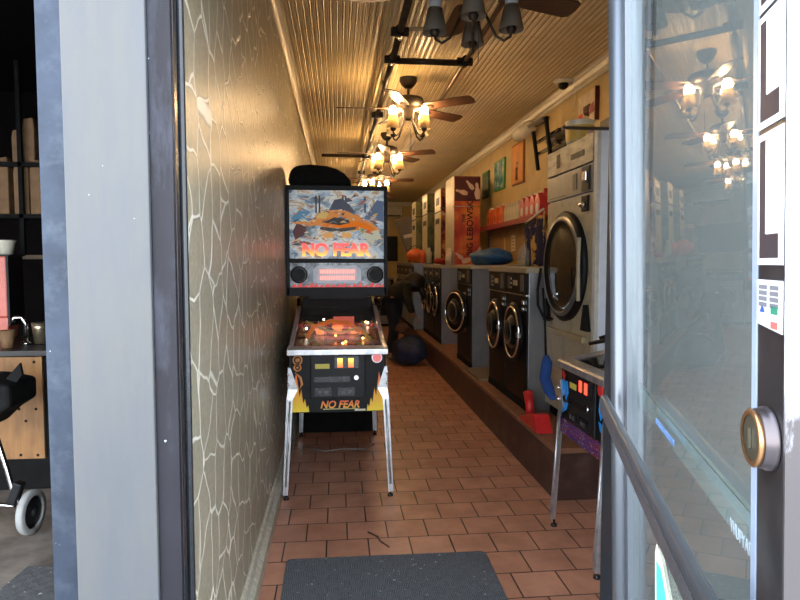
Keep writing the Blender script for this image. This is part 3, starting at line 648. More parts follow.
# body: pelvis, spine, neck, head, arms, legs (skin), facing +X bent forward
bv = [(0,0,.86), (.07,0,.98), (.16,0,1.08), (.23,0,1.10), (.27,-.01,1.09), (.33,-.02,1.06), (.40,-.03,1.03),
      (.20,-.16,1.07), (.22,-.19,.86), (.30,-.14,.68), (.34,-.12,.62),
      (.20,.16,1.07), (.24,.2,.86), (.33,.12,.70), (.37,.1,.64),
      (0,-.10,.80), (.05,-.11,.46), (-.02,-.11,.09), (.10,-.12,.04),
      (0,.10,.80), (.05,.11,.46), (-.02,.11,.09), (.10,.12,.04)]
be = [(0,1),(1,2),(2,3),(3,4),(4,5),(5,6),(2,7),(7,8),(8,9),(9,10),(2,11),(11,12),(12,13),(13,14),(0,15),(15,16),(16,17),(17,18),(0,19),(19,20),(20,21),(21,22)]
br = [.11,.13,.13,.07,.055,.095,.075, .06,.045,.035,.035, .06,.045,.035,.035, .085,.06,.042,.035, .085,.06,.042,.035]
skin_mesh('body', bv, be, br, M['skin'], pe)
jv = [(-.03,0,.80)]+bv[1:4]+bv[7:10]+bv[11:14]
skin_mesh('jacket', jv, [(0,1),(1,2),(2,3),(2,4),(4,5),(5,6),(2,7),(7,8),(8,9)], [.17,.16,.155,.09,.085,.062,.05,.085,.062,.05], M['olive'], pe)
skin_mesh('trousers', [bv[0]]+bv[15:18]+bv[19:22], [(0,1),(1,2),(2,3),(0,4),(4,5),(5,6)], [.155,.10,.075,.056,.10,.075,.056], M['denim'], pe)
for s in (-1, 1): MB().ball((.06, s*.115, .045), (.13, .045, .045)).build('shoe', mat('pale_shoe', (.3, .28, .26), .6), pe)
h = lumpy((.33, -.01, 1.11), (.17, .14, .155), 4, .08, 20); h.build('hair', M['hair'], pe)
h = MB().tube([(.40, -.08, 1.08), (.45, -.09, .98), (.46, -.08, .90)], [.04, .05, .02], 8).build('hair_strand', M['hair'], pe)
for s, (hx, hy, hz) in ((-1, (.34,-.12,.62)), (1, (.37,.1,.64))):
    for k in range(5):
        a = -.5+.25*k; MB().tube([(hx+.01, hy+.012*(k-2), hz-.02), (hx+.05, hy+.018*(k-2), hz-.045), (hx+.065, hy+.018*(k-2), hz-.07)], [.010, .009, .007], 6).build('finger', M['skin'], pe)
o = lumpy((0, 0, .19), (.25, .27, .21), 9, .12, 24).build('laundry_bag', mat('dark_blue_bag', (.012, .03, .085), .6, var=.5, scale=12, bump=.8), loc=(1.0, 8.50, .001)); tag(o, 'dark blue laundry bag on the floor under the bending person', 'bag')
o = lumpy((0, 0, .08), (.09, .09, .08), 11, .2).build('clothes', mat('brown_clothes', (.12, .06, .04), .9), loc=(.90, 8.50, .42)); tag(o, 'brown clothes bundle held over the dark blue bag', 'clothes')

# far end
t = empty('air_conditioner', (1.28, YB, 2.58), label='white wall air conditioner high on the back wall', cat='air conditioner')
MB().box(-.42, -.24, 0, .42, -.001, .30).build('casing', M['cwhite'], t, bev=.03); MB().box(-.38, -.25, .02, .38, -.241, .06).build('vent', M['blackp'], t)
t = empty('wall_screen', (1.05, YB-.05, 1.35), label='black flat screen on the back wall below the air conditioner', cat='screen')
MB().box(-.55, 0, .1, .55, .049, .75).build('screen_panel', M['blackp'], t, bev=.01)

# ------------------------------------------------------------------ pinball machines (front faces -Y, origin centre front at floor)
flame = m_zgrad('flame_print', [(0, (.95, .68, .03)), (.45, (.95, .42, .02)), (1, (.85, .12, .02))], .53, .74, es=.0)
price = m_zgrad('price_insert', [(0, (.9, .10, .02)), (.5, (1, .35, .03)), (1, (1, .6, .08))], 0, 1, es=2.2)
def m_price(z0, z1):
    return m_zgrad('price_insert', [(0, (.9, .08, .02)), (.5, (1, .25, .03)), (1, (1, .6, .08))], z0, z1, es=.45)
def leg(t, x, y0, z1, sx, sy, spl=.034):
    a = MB(); fx, fy = x+sx*spl, y0+sy*.04
    # angle iron: flared top plate on the cabinet corner, then a tapering flange each way
    zm = z1-.13
    def fl2(w0, w1, w2, ax):
        rows = [(x, y0, z1, w0), (x, y0, zm, w1), (x+(fx-x)*.25, y0+(fy-y0)*.25, zm-.06, w2), (fx, fy, .03, w2*.8)]
        vs = []
        for X_, Y_, Z_, w_ in rows:
            if ax: vs += [(X_, Y_, Z_), (X_-sx*w_, Y_, Z_), (X_-sx*w_, Y_+sy*.004, Z_), (X_, Y_+sy*.004, Z_)]
            else: vs += [(X_, Y_, Z_), (X_, Y_-sy*w_, Z_), (X_+sx*.004, Y_-sy*w_, Z_), (X_+sx*.004, Y_, Z_)]
        fs = [(0, 1, 2, 3), (12, 15, 14, 13)]
        for q in range(3):
            for k in range(4): fs.append((q*4+k, q*4+(k+1)%4, q*4+4+(k+1)%4, q*4+4+k))
        a.add(vs, fs)
    fl2(.012, .055, .034, True); fl2(.03, .05, .032, False)
    # raised rib on front
    a.tube([(x-sx*.017+(fx-x)*.25, y0+sy*.012, z1-.2), (fx-sx*.014, fy+sy*.006, .08)], .006, 8)
    o = a.build('leg', M['legm'], t)
    MB().lathe([(0, 0), (.018, 0), (.016, .012), (.006, .016), (.006, .034), (0, .034)], (fx-sx*.015, fy-sy*.012, 0), n=12).build('levelling_foot', M['blackm'], o)
    for dz in (.04, .10): MB().ball((x-sx*.012+sx*.014, y0+sy*.008, z1-dz), .010, 10).build('leg_bolt', M['chrome'], o)
M['legm'] = mat('scuffed_chrome_leg', (.52, .53, .55), .3, .75, var=.25, scale=25)
def pinball(name, label, art='fear'):
    t = empty(name, label=label, cat='pinball machine')
    W, Lc = .58, 1.28; w = W/2; zb, zf = .515, .885; zr = .50; zbk = 1.14
    pts = [(0, zb), (.35, .48), (Lc, .48), (Lc, zbk), (0, zf)]
    a = MB()
    for s in (-1, 1): a.prism(pts, 'yz', s*w, s*(w-.018))
    a.box(-w+.018, 0, zb, w-.018, .018, zf); a.box(-w+.018, Lc-.018, .48, w-.018, Lc, zbk); a.box(-w+.018, .018, zb, w-.018, Lc-.018, zb+.02)
    cab = a.build('cabinet', M['blackp'], t, bev=.002)
    # lock bar and side rails
    a = MB(); a.prism([(-.022, zf-.02), (-.022, zf+.012), (-.01, zf+.02), (.05, zf+.028), (.05, zf+.001), (.0, zf+.0005), (-.001, zf-.02)], 'yz', -w-.012, w+.012); a.build('lockdown_bar', M['legm'], t, bev=.003)
    sl = (zbk-zf)/Lc
    for s in (-1, 1):
        a = MB(); a.prism([(.05, zf+.05*sl+.001), (.96, zf+.96*sl+.001), (.96, zf+.96*sl+.018), (.05, zf+.05*sl+.018)], 'yz', s*(w-.020), s*(w+.004)); a.build('side_rail', M['legm'], t)
    # playfield
    pz0, psl = .80, .16
    def pf(x, y, h=0): return (x, y, pz0+psl*y+h)
    a = MB(); iw = w-.019
    a.add([pf(-iw, .02), pf(iw, .02), pf(iw, 1.0), pf(-iw, 1.0)], [(0,1,2,3)])
    pfm = m_art('playfield_art_'+art, [(.30, (.005, .005, .008)), (.44, (.04, .02, .015)), (.50, (.30, .05, .02)), (.55, (.45, .22, .05)), (.60, (.06, .10, .10)), (.68, (.55, .45, .25))], 9, .05)
    fld = a.build('playfield', pfm, t); so = fld.modifiers.new('s', 'SOLIDIFY'); so.thickness = .012; so.offset = -1
    a = MB(); a.prism([(-iw, 0), (iw, 0), (iw, .06), (.09, .13), (-.09, .13), (-iw, .06)], 'xy', 0, .012)
    a.v = [Vector((v.x, v.y+.06, pz0+psl*(v.y+.06)+.003+v.z)) for v in a.v]; a.build('apron', mat('dark_apron', (.02, .02, .025), .4), fld)
    for s in (-1, 1):
        a = MB(); a.tube([pf(s*.10, .27, .02), pf(s*.03, .24, .02)], [.012, .008], 8); a.build('flipper', mat('flipper_'+art, (.6, .3, .05), .4), fld)
        a = MB(); a.prism([(s*.13, .30), (s*.17, .30), (s*.15, .40), (s*.13, .40)], 'xy', 0, .025); a.v = [Vector((v.x, v.y, pz0+psl*v.y+v.z)) for v in a.v]; a.build('slingshot', mat('sling_'+art, (.35, .5, .1), .4), fld)
    rc = [(1., .22, .05), (1., .5, .1), (.9, .9, .7), (1., .1, .05)]
    rnd = random.Random(5 if art == 'fear' else 8)
    for x, y in ((-.12, .66), (0, .72), (.12, .68)):
        a = MB(); a.lathe([(.03, 0), (.03, .03), (.042, .035), (.04, .05), (0, .055)], pf(x, y), n=16); a.build('pop_bumper', emis('bumper_'+art, (.9, .25, .06), .35), fld)
    a = MB(); a.tube([pf(-.2, .45, .05), pf(-.17, .6, .07), pf(-.05, .7, .09), pf(.08, .66, .08), pf(.16, .5, .06)], .016, 8); a.build('wire_ramp', mat('ramp_orange', (.75, .22, .03), .3, emit=(.7, .18, .03), es=.10), fld)
    a = MB(); a.tube([pf(.22, .40, .04), pf(.15, .58, .07), pf(.02, .5, .06), pf(-.08, .56, .06), pf(-.22, .72, .08)], .011, 8); a.build('wire_ramp', mat('ramp_yellow', (.5, .4, .1), .3, emit=(.6, .4, .08), es=.05), fld)
    a = MB(); a.box(-.03, .78, pz0+.78*psl, .12, .80, pz0+.78*psl+.10); a.build('ramp_sign', mat('sign_pink_'+art, (.5, .1, .08), .4, emit=(.8, .18, .12), es=.12), fld)
    for k in range(12):
        x = rnd.uniform(-.23, .23); y = rnd.uniform(.35, .95); c = rc[k % 4]
        MB().ball(pf(x, y, rnd.uniform(.02, .06)), .008, 8).build('lamp', emis('lamp%d' % (k % 4), c, 3.5), fld)
    for k in range(14):
        x = rnd.uniform(-.24, .24); y = rnd.uniform(.3, .95); MB().cyl(pf(x, y), pf(x, y, .04), .006, .004, n=8).build('post', [M['chrome'], M['red'], M['cwhite']][k % 3], fld)
    a = MB(); a.box(.02, .19, .002, .23, .37, .010); a.v = [Vector((v.x, v.y, pz0+psl*v.y+v.z)) for v in a.v]
    a.build('printed_plastic', m_art('plastic_'+art, [(.35, (.02, .04, .04)), (.5, (.35, .35, .2)), (.6, (.6, .2, .06))], 14, .12), fld)
    a = MB(); gz = zf+.012
    a.add([(-iw, .05, zf+.05*sl+.006), (iw, .05, zf+.05*sl+.006), (iw, .96, zf+.96*sl+.006), (-iw, .96, zf+.96*sl+.006)], [(0,1,2,3)]); g = a.build('glass', M['gameglass'], t); so = g.modifiers.new('s', 'SOLIDIFY'); so.thickness = .003
    # backbox
    B0, B1, bw, z0, z1 = .97, 1.25, .375, 1.17, 1.985
    a = MB(); a.box(-bw, B0+.02, z0, bw, B1, z1); a.box(-bw, B0, z0, -bw+.022, B0+.02, z1); a.box(bw-.022, B0, z0, bw, B0+.02, z1)
    a.box(-bw, B0, z1-.03, bw, B0+.02, z1); a.box(-bw, B0, z0, bw, B0+.02, z0+.06); a.box(-bw+.022, B0+.002, z0+.245, bw-.022, B0+.02, z0+.275)
    a.box(-.22, B0+.02, zbk-.0, .22, B1, z0)
    bb = a.build('backbox', M['blackp'], t, bev=.004)
    gx, ga, gb = bw-.023, z0+.276, z1-.031
    if art == 'fear':
        bgm = m_art('backglass_art', [(.30, (.015, .02, .03)), (.42, (.10, .16, .22)), (.50, (.32, .40, .48)), (.56, (.55, .55, .50)), (.62, (.35, .22, .10)), (.70, (.08, .10, .14))], 5.5, .07, (1, 1, 1.3))
    else:
        bgm = m_art('backglass_art_b', [(.35, (.01, .02, .06)), (.5, (.05, .15, .45)), (.6, (.4, .1, .3)), (.7, (.6, .5, .3))], 5.5, .6)
    bg = MB().box(-gx, B0+.006, ga, gx, B0+.0195, gb).build('backglass', bgm, bb)
    if art == 'fear':
        art_mb = MB(); inks = []
        def pl(pts, nm, c, e, d=.0045):
            key = emis('ink_%d_%d_%d' % tuple(int(q*99) for q in c), c, e*.11)
            if key not in inks: inks.append(key)
            art_mb.m = inks.index(key); art_mb.prism([(x*.01, 1.445+z*.01) for x, z in pts], 'xz', B0+d, B0+.0062)
        rs = random.Random(21)
        pal = [(.10, .2, .32), (.5, .52, .5), (.06, .07, .1), (.75, .45, .12), (.6, .25, .08), (.25, .33, .4), (.7, .66, .5), (.35, .1, .06)]
        for q in range(150):
            x, z = rs.uniform(-33, 33), rs.uniform(9, 47); an = rs.uniform(-.7, .7); l_, w_ = rs.uniform(1, 5), rs.uniform(.3, 1.1)
            ca_, sa_ = math.cos(an), math.sin(an)
            lim = lambda v, lo, hi: max(lo, min(hi, v))
            pl([(lim(x+a_*ca_-b_*sa_, -35, 35), lim(z+a_*sa_+b_*ca_, 1, 48)) for a_, b_ in ((-l_, 0), (0, -w_), (l_, 0), (0, w_))], 'stroke', rs.choice(pal), .8, .0057-.00001*q)
        # generic motorsport style shapes
        pl([(-34, 27), (-20, 28), (-14, 33), (-6, 36), (6, 36), (16, 33), (20, 29), (30, 20), (33, 21), (24, 29), (16, 27), (6, 24), (-4, 23), (-16, 25), (-24, 23)], 'orange_swoosh', (.85, .30, .04), .7)
        pl([(-30, 26), (-22, 25), (-24, 18), (-31, 14), (-33, 20)], 'dark_patch', (.12, .03, .03), .6, .004)
        pl([(-10, 27), (-2, 31), (8, 30), (10, 27), (2, 25)], 'dark_patch', (.05, .03, .02), .5, .004)
        pl([(-12, 18), (-8, 20), (-3, 19), (-3, 16), (-9, 15)], 'orange_patch', (.9, .45, .12), .8, .004)
        pl([(3, 19), (9, 20), (12, 18), (9, 15), (4, 16)], 'orange_patch', (.9, .45, .12), .8, .004)
        pl([(-13, 22), (-4, 20), (0, 21), (4, 20), (14, 22), (14, 24), (0, 22.6), (-12, 24)], 'brow_line', (.08, .07, .06), .4, .0038)
        pl([(16, 24), (24, 20), (31, 22), (33, 16), (26, 11), (19, 17)], 'pale_patch', (.7, .68, .5), .7, .004)
        pl([(20, 20), (27, 18), (24, 22)], 'red_patch', (.7, .12, .05), .7, .0035)
        pl([(17, 23), (21, 22), (19, 18)], 'green_patch', (.15, .35, .15), .7, .0035)
        pl([(-34, 30), (-26, 38), (-18, 34), (-22, 27), (-32, 28)], 'blue_patch', (.10, .28, .45), .7, .005)
        pl([(-6, 36), (-2, 44), (4, 45), (10, 40), (14, 33), (4, 37)], 'dark_patch', (.08, .09, .14), .5, .004)
        pl([(-16, 30), (-10, 36), (-6, 34), (-8, 30)], 'yellow_patch', (.8, .55, .15), .7, .004)
        pl([(20, 30), (30, 44), (35, 43), (35, 28)], 'steel_blue_patch', (.10, .15, .26), .7, .0052)
        for x in (-16, -13.5, 4, 6, 20.5):
            pl([(x, 34), (x+1.2, 34), (x+1.2, 47), (x, 47)], 'dark_bar', (.02, .02, .03), .3, .005)
        for q in range(70):
            x, z = rs.uniform(-26, 30), rs.uniform(12, 36); an = rs.uniform(-.5, .5); l_, w_ = rs.uniform(.6, 2.6), rs.uniform(.25, .7)
            ca_, sa_ = math.cos(an), math.sin(an)
            pl([(x+a_*ca_-b_*sa_, z+a_*sa_+b_*ca_) for a_, b_ in ((-l_, 0), (0, -w_), (l_, 0), (0, w_))], 'stroke', rs.choice(pal), .8, .0036-.00001*q)
        art_mb.build('backglass_print', inks, bb)
        tm = m_zgrad('title_ink', [(0, (1, .45, .05)), (.6, (.9, .06, .03)), (1, (.8, .03, .03))], 1.46, 1.56, es=.35)
        text('NO FEAR', 'title_lettering', .125, tm, bb, (-.01, B0+.003, 1.508), (R(90), 0, 0), .0012, sx=.98, bold=.006)
    # speaker panel
    sp = MB().box(-gx, B0+.006, z0+.061, gx, B0+.0195, z0+.244).build('speaker_panel', m_art('speaker_art_'+art, [(.35, (.02, .02, .03)), (.5, (.12, .15, .18)), (.62, (.30, .33, .38))], 8, .05), bb)
    if art == 'fear':
        a = MB()
        for k in range(17):
            x = -gx+.01+k*.041; a.prism([(x, z0+.062), (x+.04, z0+.062), (x+.03+.008*math.sin(k), z0+.092+.012*math.sin(k*2.3))], 'xz', B0+.004, B0+.0058)
        a.build('red_flame_edge', emis('red_edge', (.6, .05, .04), .2), sp)
    for s in (-1, 1):
        a = MB(); a.m = 0; a.lathe([(.062, .0), (.064, .006), (.05, .008)], (s*.285, B0+.0058, z0+.155), (0, -1, 0), 28); a.m = 1; a.lathe([(.05, .008), (.02, .002), (0, .003)], (s*.285, B0+.0058, z0+.155), (0, -1, 0), 28)
        a.build('speaker', [M['blackm'], M['blackp']], sp)
    dpl = MB(); dpl.prism([(-.18, z0+.09), (.15, z0+.09), (.18, z0+.12), (.18, z0+.19), (.14, z0+.225), (-.15, z0+.225), (-.18, z0+.19)], 'xz', B0+.002, B0+.0058)
    dpl.build('display_surround', mat('pale_surround', (.32, .36, .42), .3, emit=(.3, .35, .42), es=.06), sp)
    a = MB(); a.box(-.15, B0+.0005, z0+.105, .15, B0+.0018, z0+.205); dm = a.build('dot_display', mat('dot_screen', (.2, .15, .16), .2, emit=(.30, .22, .24), es=.12), sp)
    rnd2 = random.Random(3); a = MB()
    for row in range(2):
        x = -.13
        while x < .13:
            wd = rnd2.choice((.012, .016, .02)); a.box(x, B0-.0006, z0+.118+row*.046, x+wd-.004, B0+.0003, z0+.118+row*.046+.03); x += wd
    a.build('lit_dots', emis('pink_dots', (1., .35, .30), .26), dm)
    # legs
    for sx in (-1, 1):
        leg(t, sx*(w+.004), -.006, .79, sx, -1, .034 if art == 'fear' else .0); leg(t, sx*(w+.004), Lc+.006, .79, sx, 1, .02)
    # coin door
    f = -.0005
    cdm = MB().box(-.165, -.012, .60, .165, f, .868).build('coin_door', mat('charcoal_door', (.010, .010, .012), .5, spec=.3), t, bev=.006)
    a = MB(); a.box(-.145, -.0135, .615, .145, -.0122, .855); a.build('inner_panel', mat('coin_inner', (.012, .012, .014), .5, spec=.3), cdm)
    a = MB(); a.box(-.02, -.018, .785, .125, -.0137, .855)
    a.build('price_bezel', M['blackm'], cdm)
    for x in (.015, .08): MB().box(x-.018, -.021, .79, x+.014, -.0185, .845).build('price_insert', m_price(.79, .845) if art == 'fear' else emis('red_insert', (1., .08, .04), .4), cdm)
    a = MB(); a.box(-.135, -.016, .783, -.05, -.0137, .812); a.build('yellow_label', M['label'], cdm)
    a = MB(); a.box(-.145, -.017, .70, .075, -.0137, .735); a.build('coin_slot', M['blackm'], cdm, bev=.003)
    MB().cyl((.11, -.0137, .728), (.11, -.03, .728), .014, n=14).build('lock', M['chrome'], cdm)
    for x in (-.09, .05):
        a = MB(); a.box(x-.05, -.019, .618, x+.05, -.0137, .668); a.m = 1; a.box(x-.03, -.021, .63, x-.004, -.0192, .65); a.box(x+.008, -.021, .63, x+.034, -.0192, .65); a.build('coin_return', [M['blackm'], mat('cr', (.06, .06, .065), .4)], cdm)
    bt = MB(); bt.m = 0; bt.cyl((.235, f, .845), (.235, -.014, .845), .032, n=24); bt.m = 1; bt.cyl((.235, -.014, .845), (.235, -.020, .845), .026, n=24)
    if art == 'fear':
        bt.build('start_button', [M['legm'], mat('pink_button', (.55, .14, .15), .4, emit=(.5, .1, .1), es=.2)], t)
        def fl(s):
            base = [(.29, .52), (.175, .52), (.18, .56), (.19, .545), (.20, .60), (.21, .57), (.215, .61), (.222, .66), (.232, .61), (.240, .68), (.25, .76), (.262, .70), (.268, .74), (.275, .68), (.29, .60)]
            a = MB(); a.prism([(s*(x-.002), z) for x, z in base], 'xz', -.0035, f)
            a.build('flame_decal', flame, t)
        fl(-1); fl(1)
        text('NO FEAR', 'front_lettering', .062, m_zgrad('front_title', [(0, (.9, .55, .05)), (1, (.85, .12, .03))], .53, .585), t, (.01, -.002, .560), (R(90), 0, 0), .0012, sx=.92, bold=.0015, shear=.25)
        MB().box(-.09, -.003, .532, .12, f, .537).build('underline_decal', mat('ud', (.5, .45, .2), .5), t)
        MB().box(.10, -.003, .521, .165, f, .532).build('white_sticker', M['cwhite'], t)
        a = MB(); om = mat('tribal_print', (.62, .25, .08), .4)
        for z, r_ in ((.835, .030), (.79, .024)):
            a.lathe([(r_, .001), (r_, .003), (r_-.009, .003), (r_-.009, .001)], (-.24, f, z), (0, -1, 0), 20)
            a.lathe([(r_-.016, .001), (r_-.016, .003), (.001, .003)], (-.24, f, z), (0, -1, 0), 14)
        a.tube([(-.255, -.0015, .76), (-.225, -.0015, .73), (-.215, -.0015, .69), (-.235, -.0015, .65)], [.003, .009, .008, .001], 6); a.build('tribal_decal', om, t)
    else:
        bt.build('start_button', [M['red'], mat('rb', (.6, .03, .03), .4)], t)
        for s in (-1, 1):
            a = MB(); a.prism([(s*.275, .80), (s*.20, .80), (s*.19, .74), (s*.215, .70), (s*.235, .73), (s*.275, .70)], 'xz', -.0035, f); a.prism([(s*.275, .68), (s*.19, .69), (s*.21, .65), (s*.275, .62)], 'xz', -.0035, f); a.build('blue_decal', M['bblue'], t)
        a = MB(); a.prism([(-.26, .86), (-.22, .83), (-.24, .79), (-.275, .83)], 'xz', -.0045, -.0036); a.build('red_decal', M['red'], t)
        MB().box(-w+.003, -.004, .517, w-.003, f, .598).build('lower_print', m_art('confetti_print', [(.36, (.005, .01, .06)), (.44, (.02, .06, .4)), (.48, (.01, .01, .02)), (.54, (.4, .03, .05)), (.57, (.01, .01, .03)), (.66, (.4, .35, .5))], 24, 0), t)
    return t
pb1 = pinball('pinball_machine', 'pinball machine with a lit racing backglass and flame decals, against the left wall')
pb1.location = (.002, 3.72, 0)
pb2 = pinball('pinball_machine', 'pinball machine with bright blue decals and red coin lights beside the glass door', 'blue')
pb2.location = (1.19, 2.885, 0); pb2.rotation_euler = (0, 0, R(-90))
# bundle on top of backbox
a = MB(); a.prism([(-.355, 0), (.12, 0), (.105, .05), (.06, .10), (0, .135), (-.08, .155), (-.2, .165), (-.30, .155), (-.345, .12), (-.36, .05)], 'xz', 0, .22)
o = a.build('black_topper', M['blackmat'], bev=.03, loc=(.002, 3.72+1.0, 1.9865)); tag(o, 'black rounded bundle on top of the tall lit backbox', 'bundle')
t = empty('added_dark_cabinet', (-.33, 5.12, 0), label='added black cabinet giving the darkness behind the flame-decal pinball machine', cat='cabinet')  # unseen cabinet, added to make the space behind the machine dark
MB().box(0, .02, .0, .66, .55, 1.12).build('cabinet_body', M['blackmat'], t, bev=.004); MB().box(.02, 0, .05, .64, .019, 1.08).build('door', M['blackmat'], t, bev=.003)
o = MB().tube([(-.25, 4.72, .008), (-.1, 4.60, .006), (.05, 4.66, .006), (.2, 4.62, .006), (.28, 4.75, .006)], .005, 6).build('power_cord', mat('grey_cord', (.18, .18, .18), .5)); tag(o, 'thin grey cord on the floor under the flame-decal pinball machine', 'cord')
# grey folded parts on second machine glass
t = empty('folded_stand', (1.42, 2.93, .985), label='grey folded metal stand lying on the blue-decal pinball machine', cat='stand')
a = MB()
for p0, p1 in (((-.08, .25, .0), (.38, -.1, .14)), ((.1, .2, .01), (.3, -.12, .12)), ((.0, .3, .02), (.42, .05, .2))): a.tube([p0, p1], .011, 8)
a.build('stand_bars', M['blackm'], t); a = MB(); a.obox((.25, .12, .09), .10, .07, .006, (0, R(-18), R(20))); a.build('stand_plate', mat('grey_plate2', (.3, .3, .28), .5), t)

# ------------------------------------------------------------------ pipes
t = empty('ceiling_pipe', (0, 0, 0), label='dark ceiling pipework of two long runs joined by cross pipes', cat='pipe')
zp = 2.905
MB().cyl((.415, YF+.1, zp), (.415, YB-.2, zp), .024, n=12).build('long_pipe', M['bronze'], t)
MB().cyl((.355, YF+.1, zp+.03), (.355, YB-.2, zp+.03), .013, n=10).build('conduit', M['ceil'], t)
MB().cyl((.955, YF+.1, zp), (.955, 11, zp), .015, n=12).build('long_pipe', mat('bronze_light', (.20, .14, .09), .35, .6), t)
MB().cyl((.40, 4.63, zp-.01), (.96, 4.63, zp-.01), .023, n=12).build('cross_pipe', M['bronze'], t)
MB().cyl((.40, 4.08, zp+.02), (.96, 4.08, zp+.02), .013, n=12).build('cross_pipe', M['ceil'], t)
MB().cyl((-.2, 8.8, zp), (.43, 8.8, zp), .022, n=12).build('cross_pipe', M['bronze'], t)
for x, y in ((.415, 4.63), (.415, 4.08), (.955, 4.63), (.415, 6.35), (.415, 8.8), (.415, 10.4)):
    a = MB(); a.cyl((x, y-.045, zp), (x, y+.045, zp), .035, n=12); a.cyl((x-.06, y, zp), (x+.055, y, zp), .03, n=12); a.build('coupling', M['blackm'], t)
for y in (2.4, 5.5, 7.6, 9.6): MB().box(.40, y, zp, .43, y+.02, ZC).build('hanger', M['bronze'], t)

# ------------------------------------------------------------------ fans
def tsh():
    m = bpy.data.materials.new('lampshade_cloth'); m.use_nodes = True; nt = m.node_tree; nt.nodes.remove(nt.nodes['Principled BSDF'])
    d = N(nt, 'ShaderNodeBsdfDiffuse'); d.inputs[0].default_value = (.30, .27, .22, 1); tr = N(nt, 'ShaderNodeBsdfTranslucent'); tr.inputs[0].default_value = (.6, .48, .3, 1)
    nz = N(nt, 'ShaderNodeTexNoise', Scale=120.); mr = N(nt, 'ShaderNodeMapRange'); nt.links.new(nz.outputs[0], mr.inputs[0]); mr.inputs[3].default_value = .25; mr.inputs[4].default_value = .45
    mx = nt.nodes.new('ShaderNodeMixShader'); nt.links.new(mr.outputs[0], mx.inputs[0]); nt.links.new(d.outputs[0], mx.inputs[1]); nt.links.new(tr.outputs[0], mx.inputs[2]); nt.links.new(mx.outputs[0], nt.nodes['Material Output'].inputs[0]); return m
M['shade'] = tsh()
def fan(label, lit, a0, l0):
    t = empty('ceiling_fan', label=label, cat='ceiling fan')
    MB().lathe([(.075, -.002), (.075, -.03), (.06, -.06), (.03, -.09), (0, -.09)]).build('canopy', M['bronze'], t)
    MB().cyl((0, 0, -.085), (0, 0, -.16), .012).build('downrod', M['bronze'], t)
    MB().lathe([(0, -.15), (.06, -.155), (.125, -.175), (.135, -.20), (.13, -.25), (.09, -.27), (.05, -.28), (.045, -.34), (.02, -.36), (0, -.36)]).build('motor_housing', M['bronze'], t)
    for k in range(5):
        a = R(a0+72*k)
        mb = MB(); mb.X = Matrix.Rotation(a, 4, 'Z') @ Matrix.Translation((0, 0, -.262)) @ Matrix.Rotation(R(-13), 4, 'X')
        mb.prism([(.17, -.045), (.20, -.055), (.58, -.068), (.61, -.055), (.62, 0), (.61, .055), (.58, .068), (.20, .055), (.17, .045)], 'xy', -.003, .004)
        b = mb.build('blade', M['wood'], t)
        br_ = MB(); br_.X = Matrix.Rotation(a, 4, 'Z') @ Matrix.Translation((0, 0, -.262))
        br_.prism([(.09, -.015), (.16, -.012), (.20, -.035), (.24, -.02), (.24, .02), (.20, .035), (.16, .012), (.09, .015)], 'xy', -.010, -.004); br_.build('blade_bracket', M['bronze'], b)
    for k in range(4):
        a = R(l0+90*k); mt = Matrix.Rotation(a, 4, 'Z')
        mb = MB(); mb.X = mt; mb.tube([(.03, 0, -.33), (.07, 0, -.40), (.11, 0, -.485), (.15, 0, -.51), (.18, 0, -.49), (.185, 0, -.47)], .007, 8)
        arm = mb.build('light_arm', M['bronze'], t)
        mb = MB(); mb.X = mt @ Matrix.Translation((.185, 0, 0)); mb.lathe([(0, -.48), (.018, -.475), (.026, -.455), (.018, -.44), (.018, -.40), (0, -.40)], n=14); mb.build('socket', M['bronze'], arm)
        mb = MB(); mb.X = mt @ Matrix.Translation((.185, 0, 0)); mb.lathe([(.060, -.46), (.036, -.345), (.0355, -.345), (.0595, -.46)], n=20); mb.build('lamp_shade', M['shade'], arm)
        mb = MB(); mb.X = mt @ Matrix.Translation((.185, 0, 0)); mb.lathe([(0, -.41), (.012, -.40), (.024, -.365), (.033, -.325), (.031, -.295), (.018, -.272), (0, -.267)], n=14)
        mb.build('bulb', M['bulb'] if lit else M['bulboff'], arm)
    MB().cyl((.02, -.03, -.34), (.02, -.03, -.62), .0022, n=5).build('pull_chain', M['bronze'], t)
    return t
f1 = fan('unlit ceiling fan nearest the door with grey lamp shades', False, 18, -12); f1.location = (.665, 3.04, ZC)
f2 = fan('lit ceiling fan hanging second from the door with four glowing bulbs', True, -38, 40); f2.location = (.62, 5.4, ZC)
for i, (lb, y, da) in enumerate((('lit ceiling fan hanging third from the door', 7.7, 12), ('lit ceiling fan fourth from the door, partly behind the backbox', 10.1, 30), ('farthest ceiling fan in the dim end of the hall', 12.6, 5))):
    c = copy_tree(f2); c.location = (.62+.01*i, y, ZC); c['label'] = lb; c.rotation_euler = (0, 0, R(da))
for o in bpy.data.objects:
    if o.name.startswith('ceiling_fan'): o['group'] = 'ceiling fans down the hall'

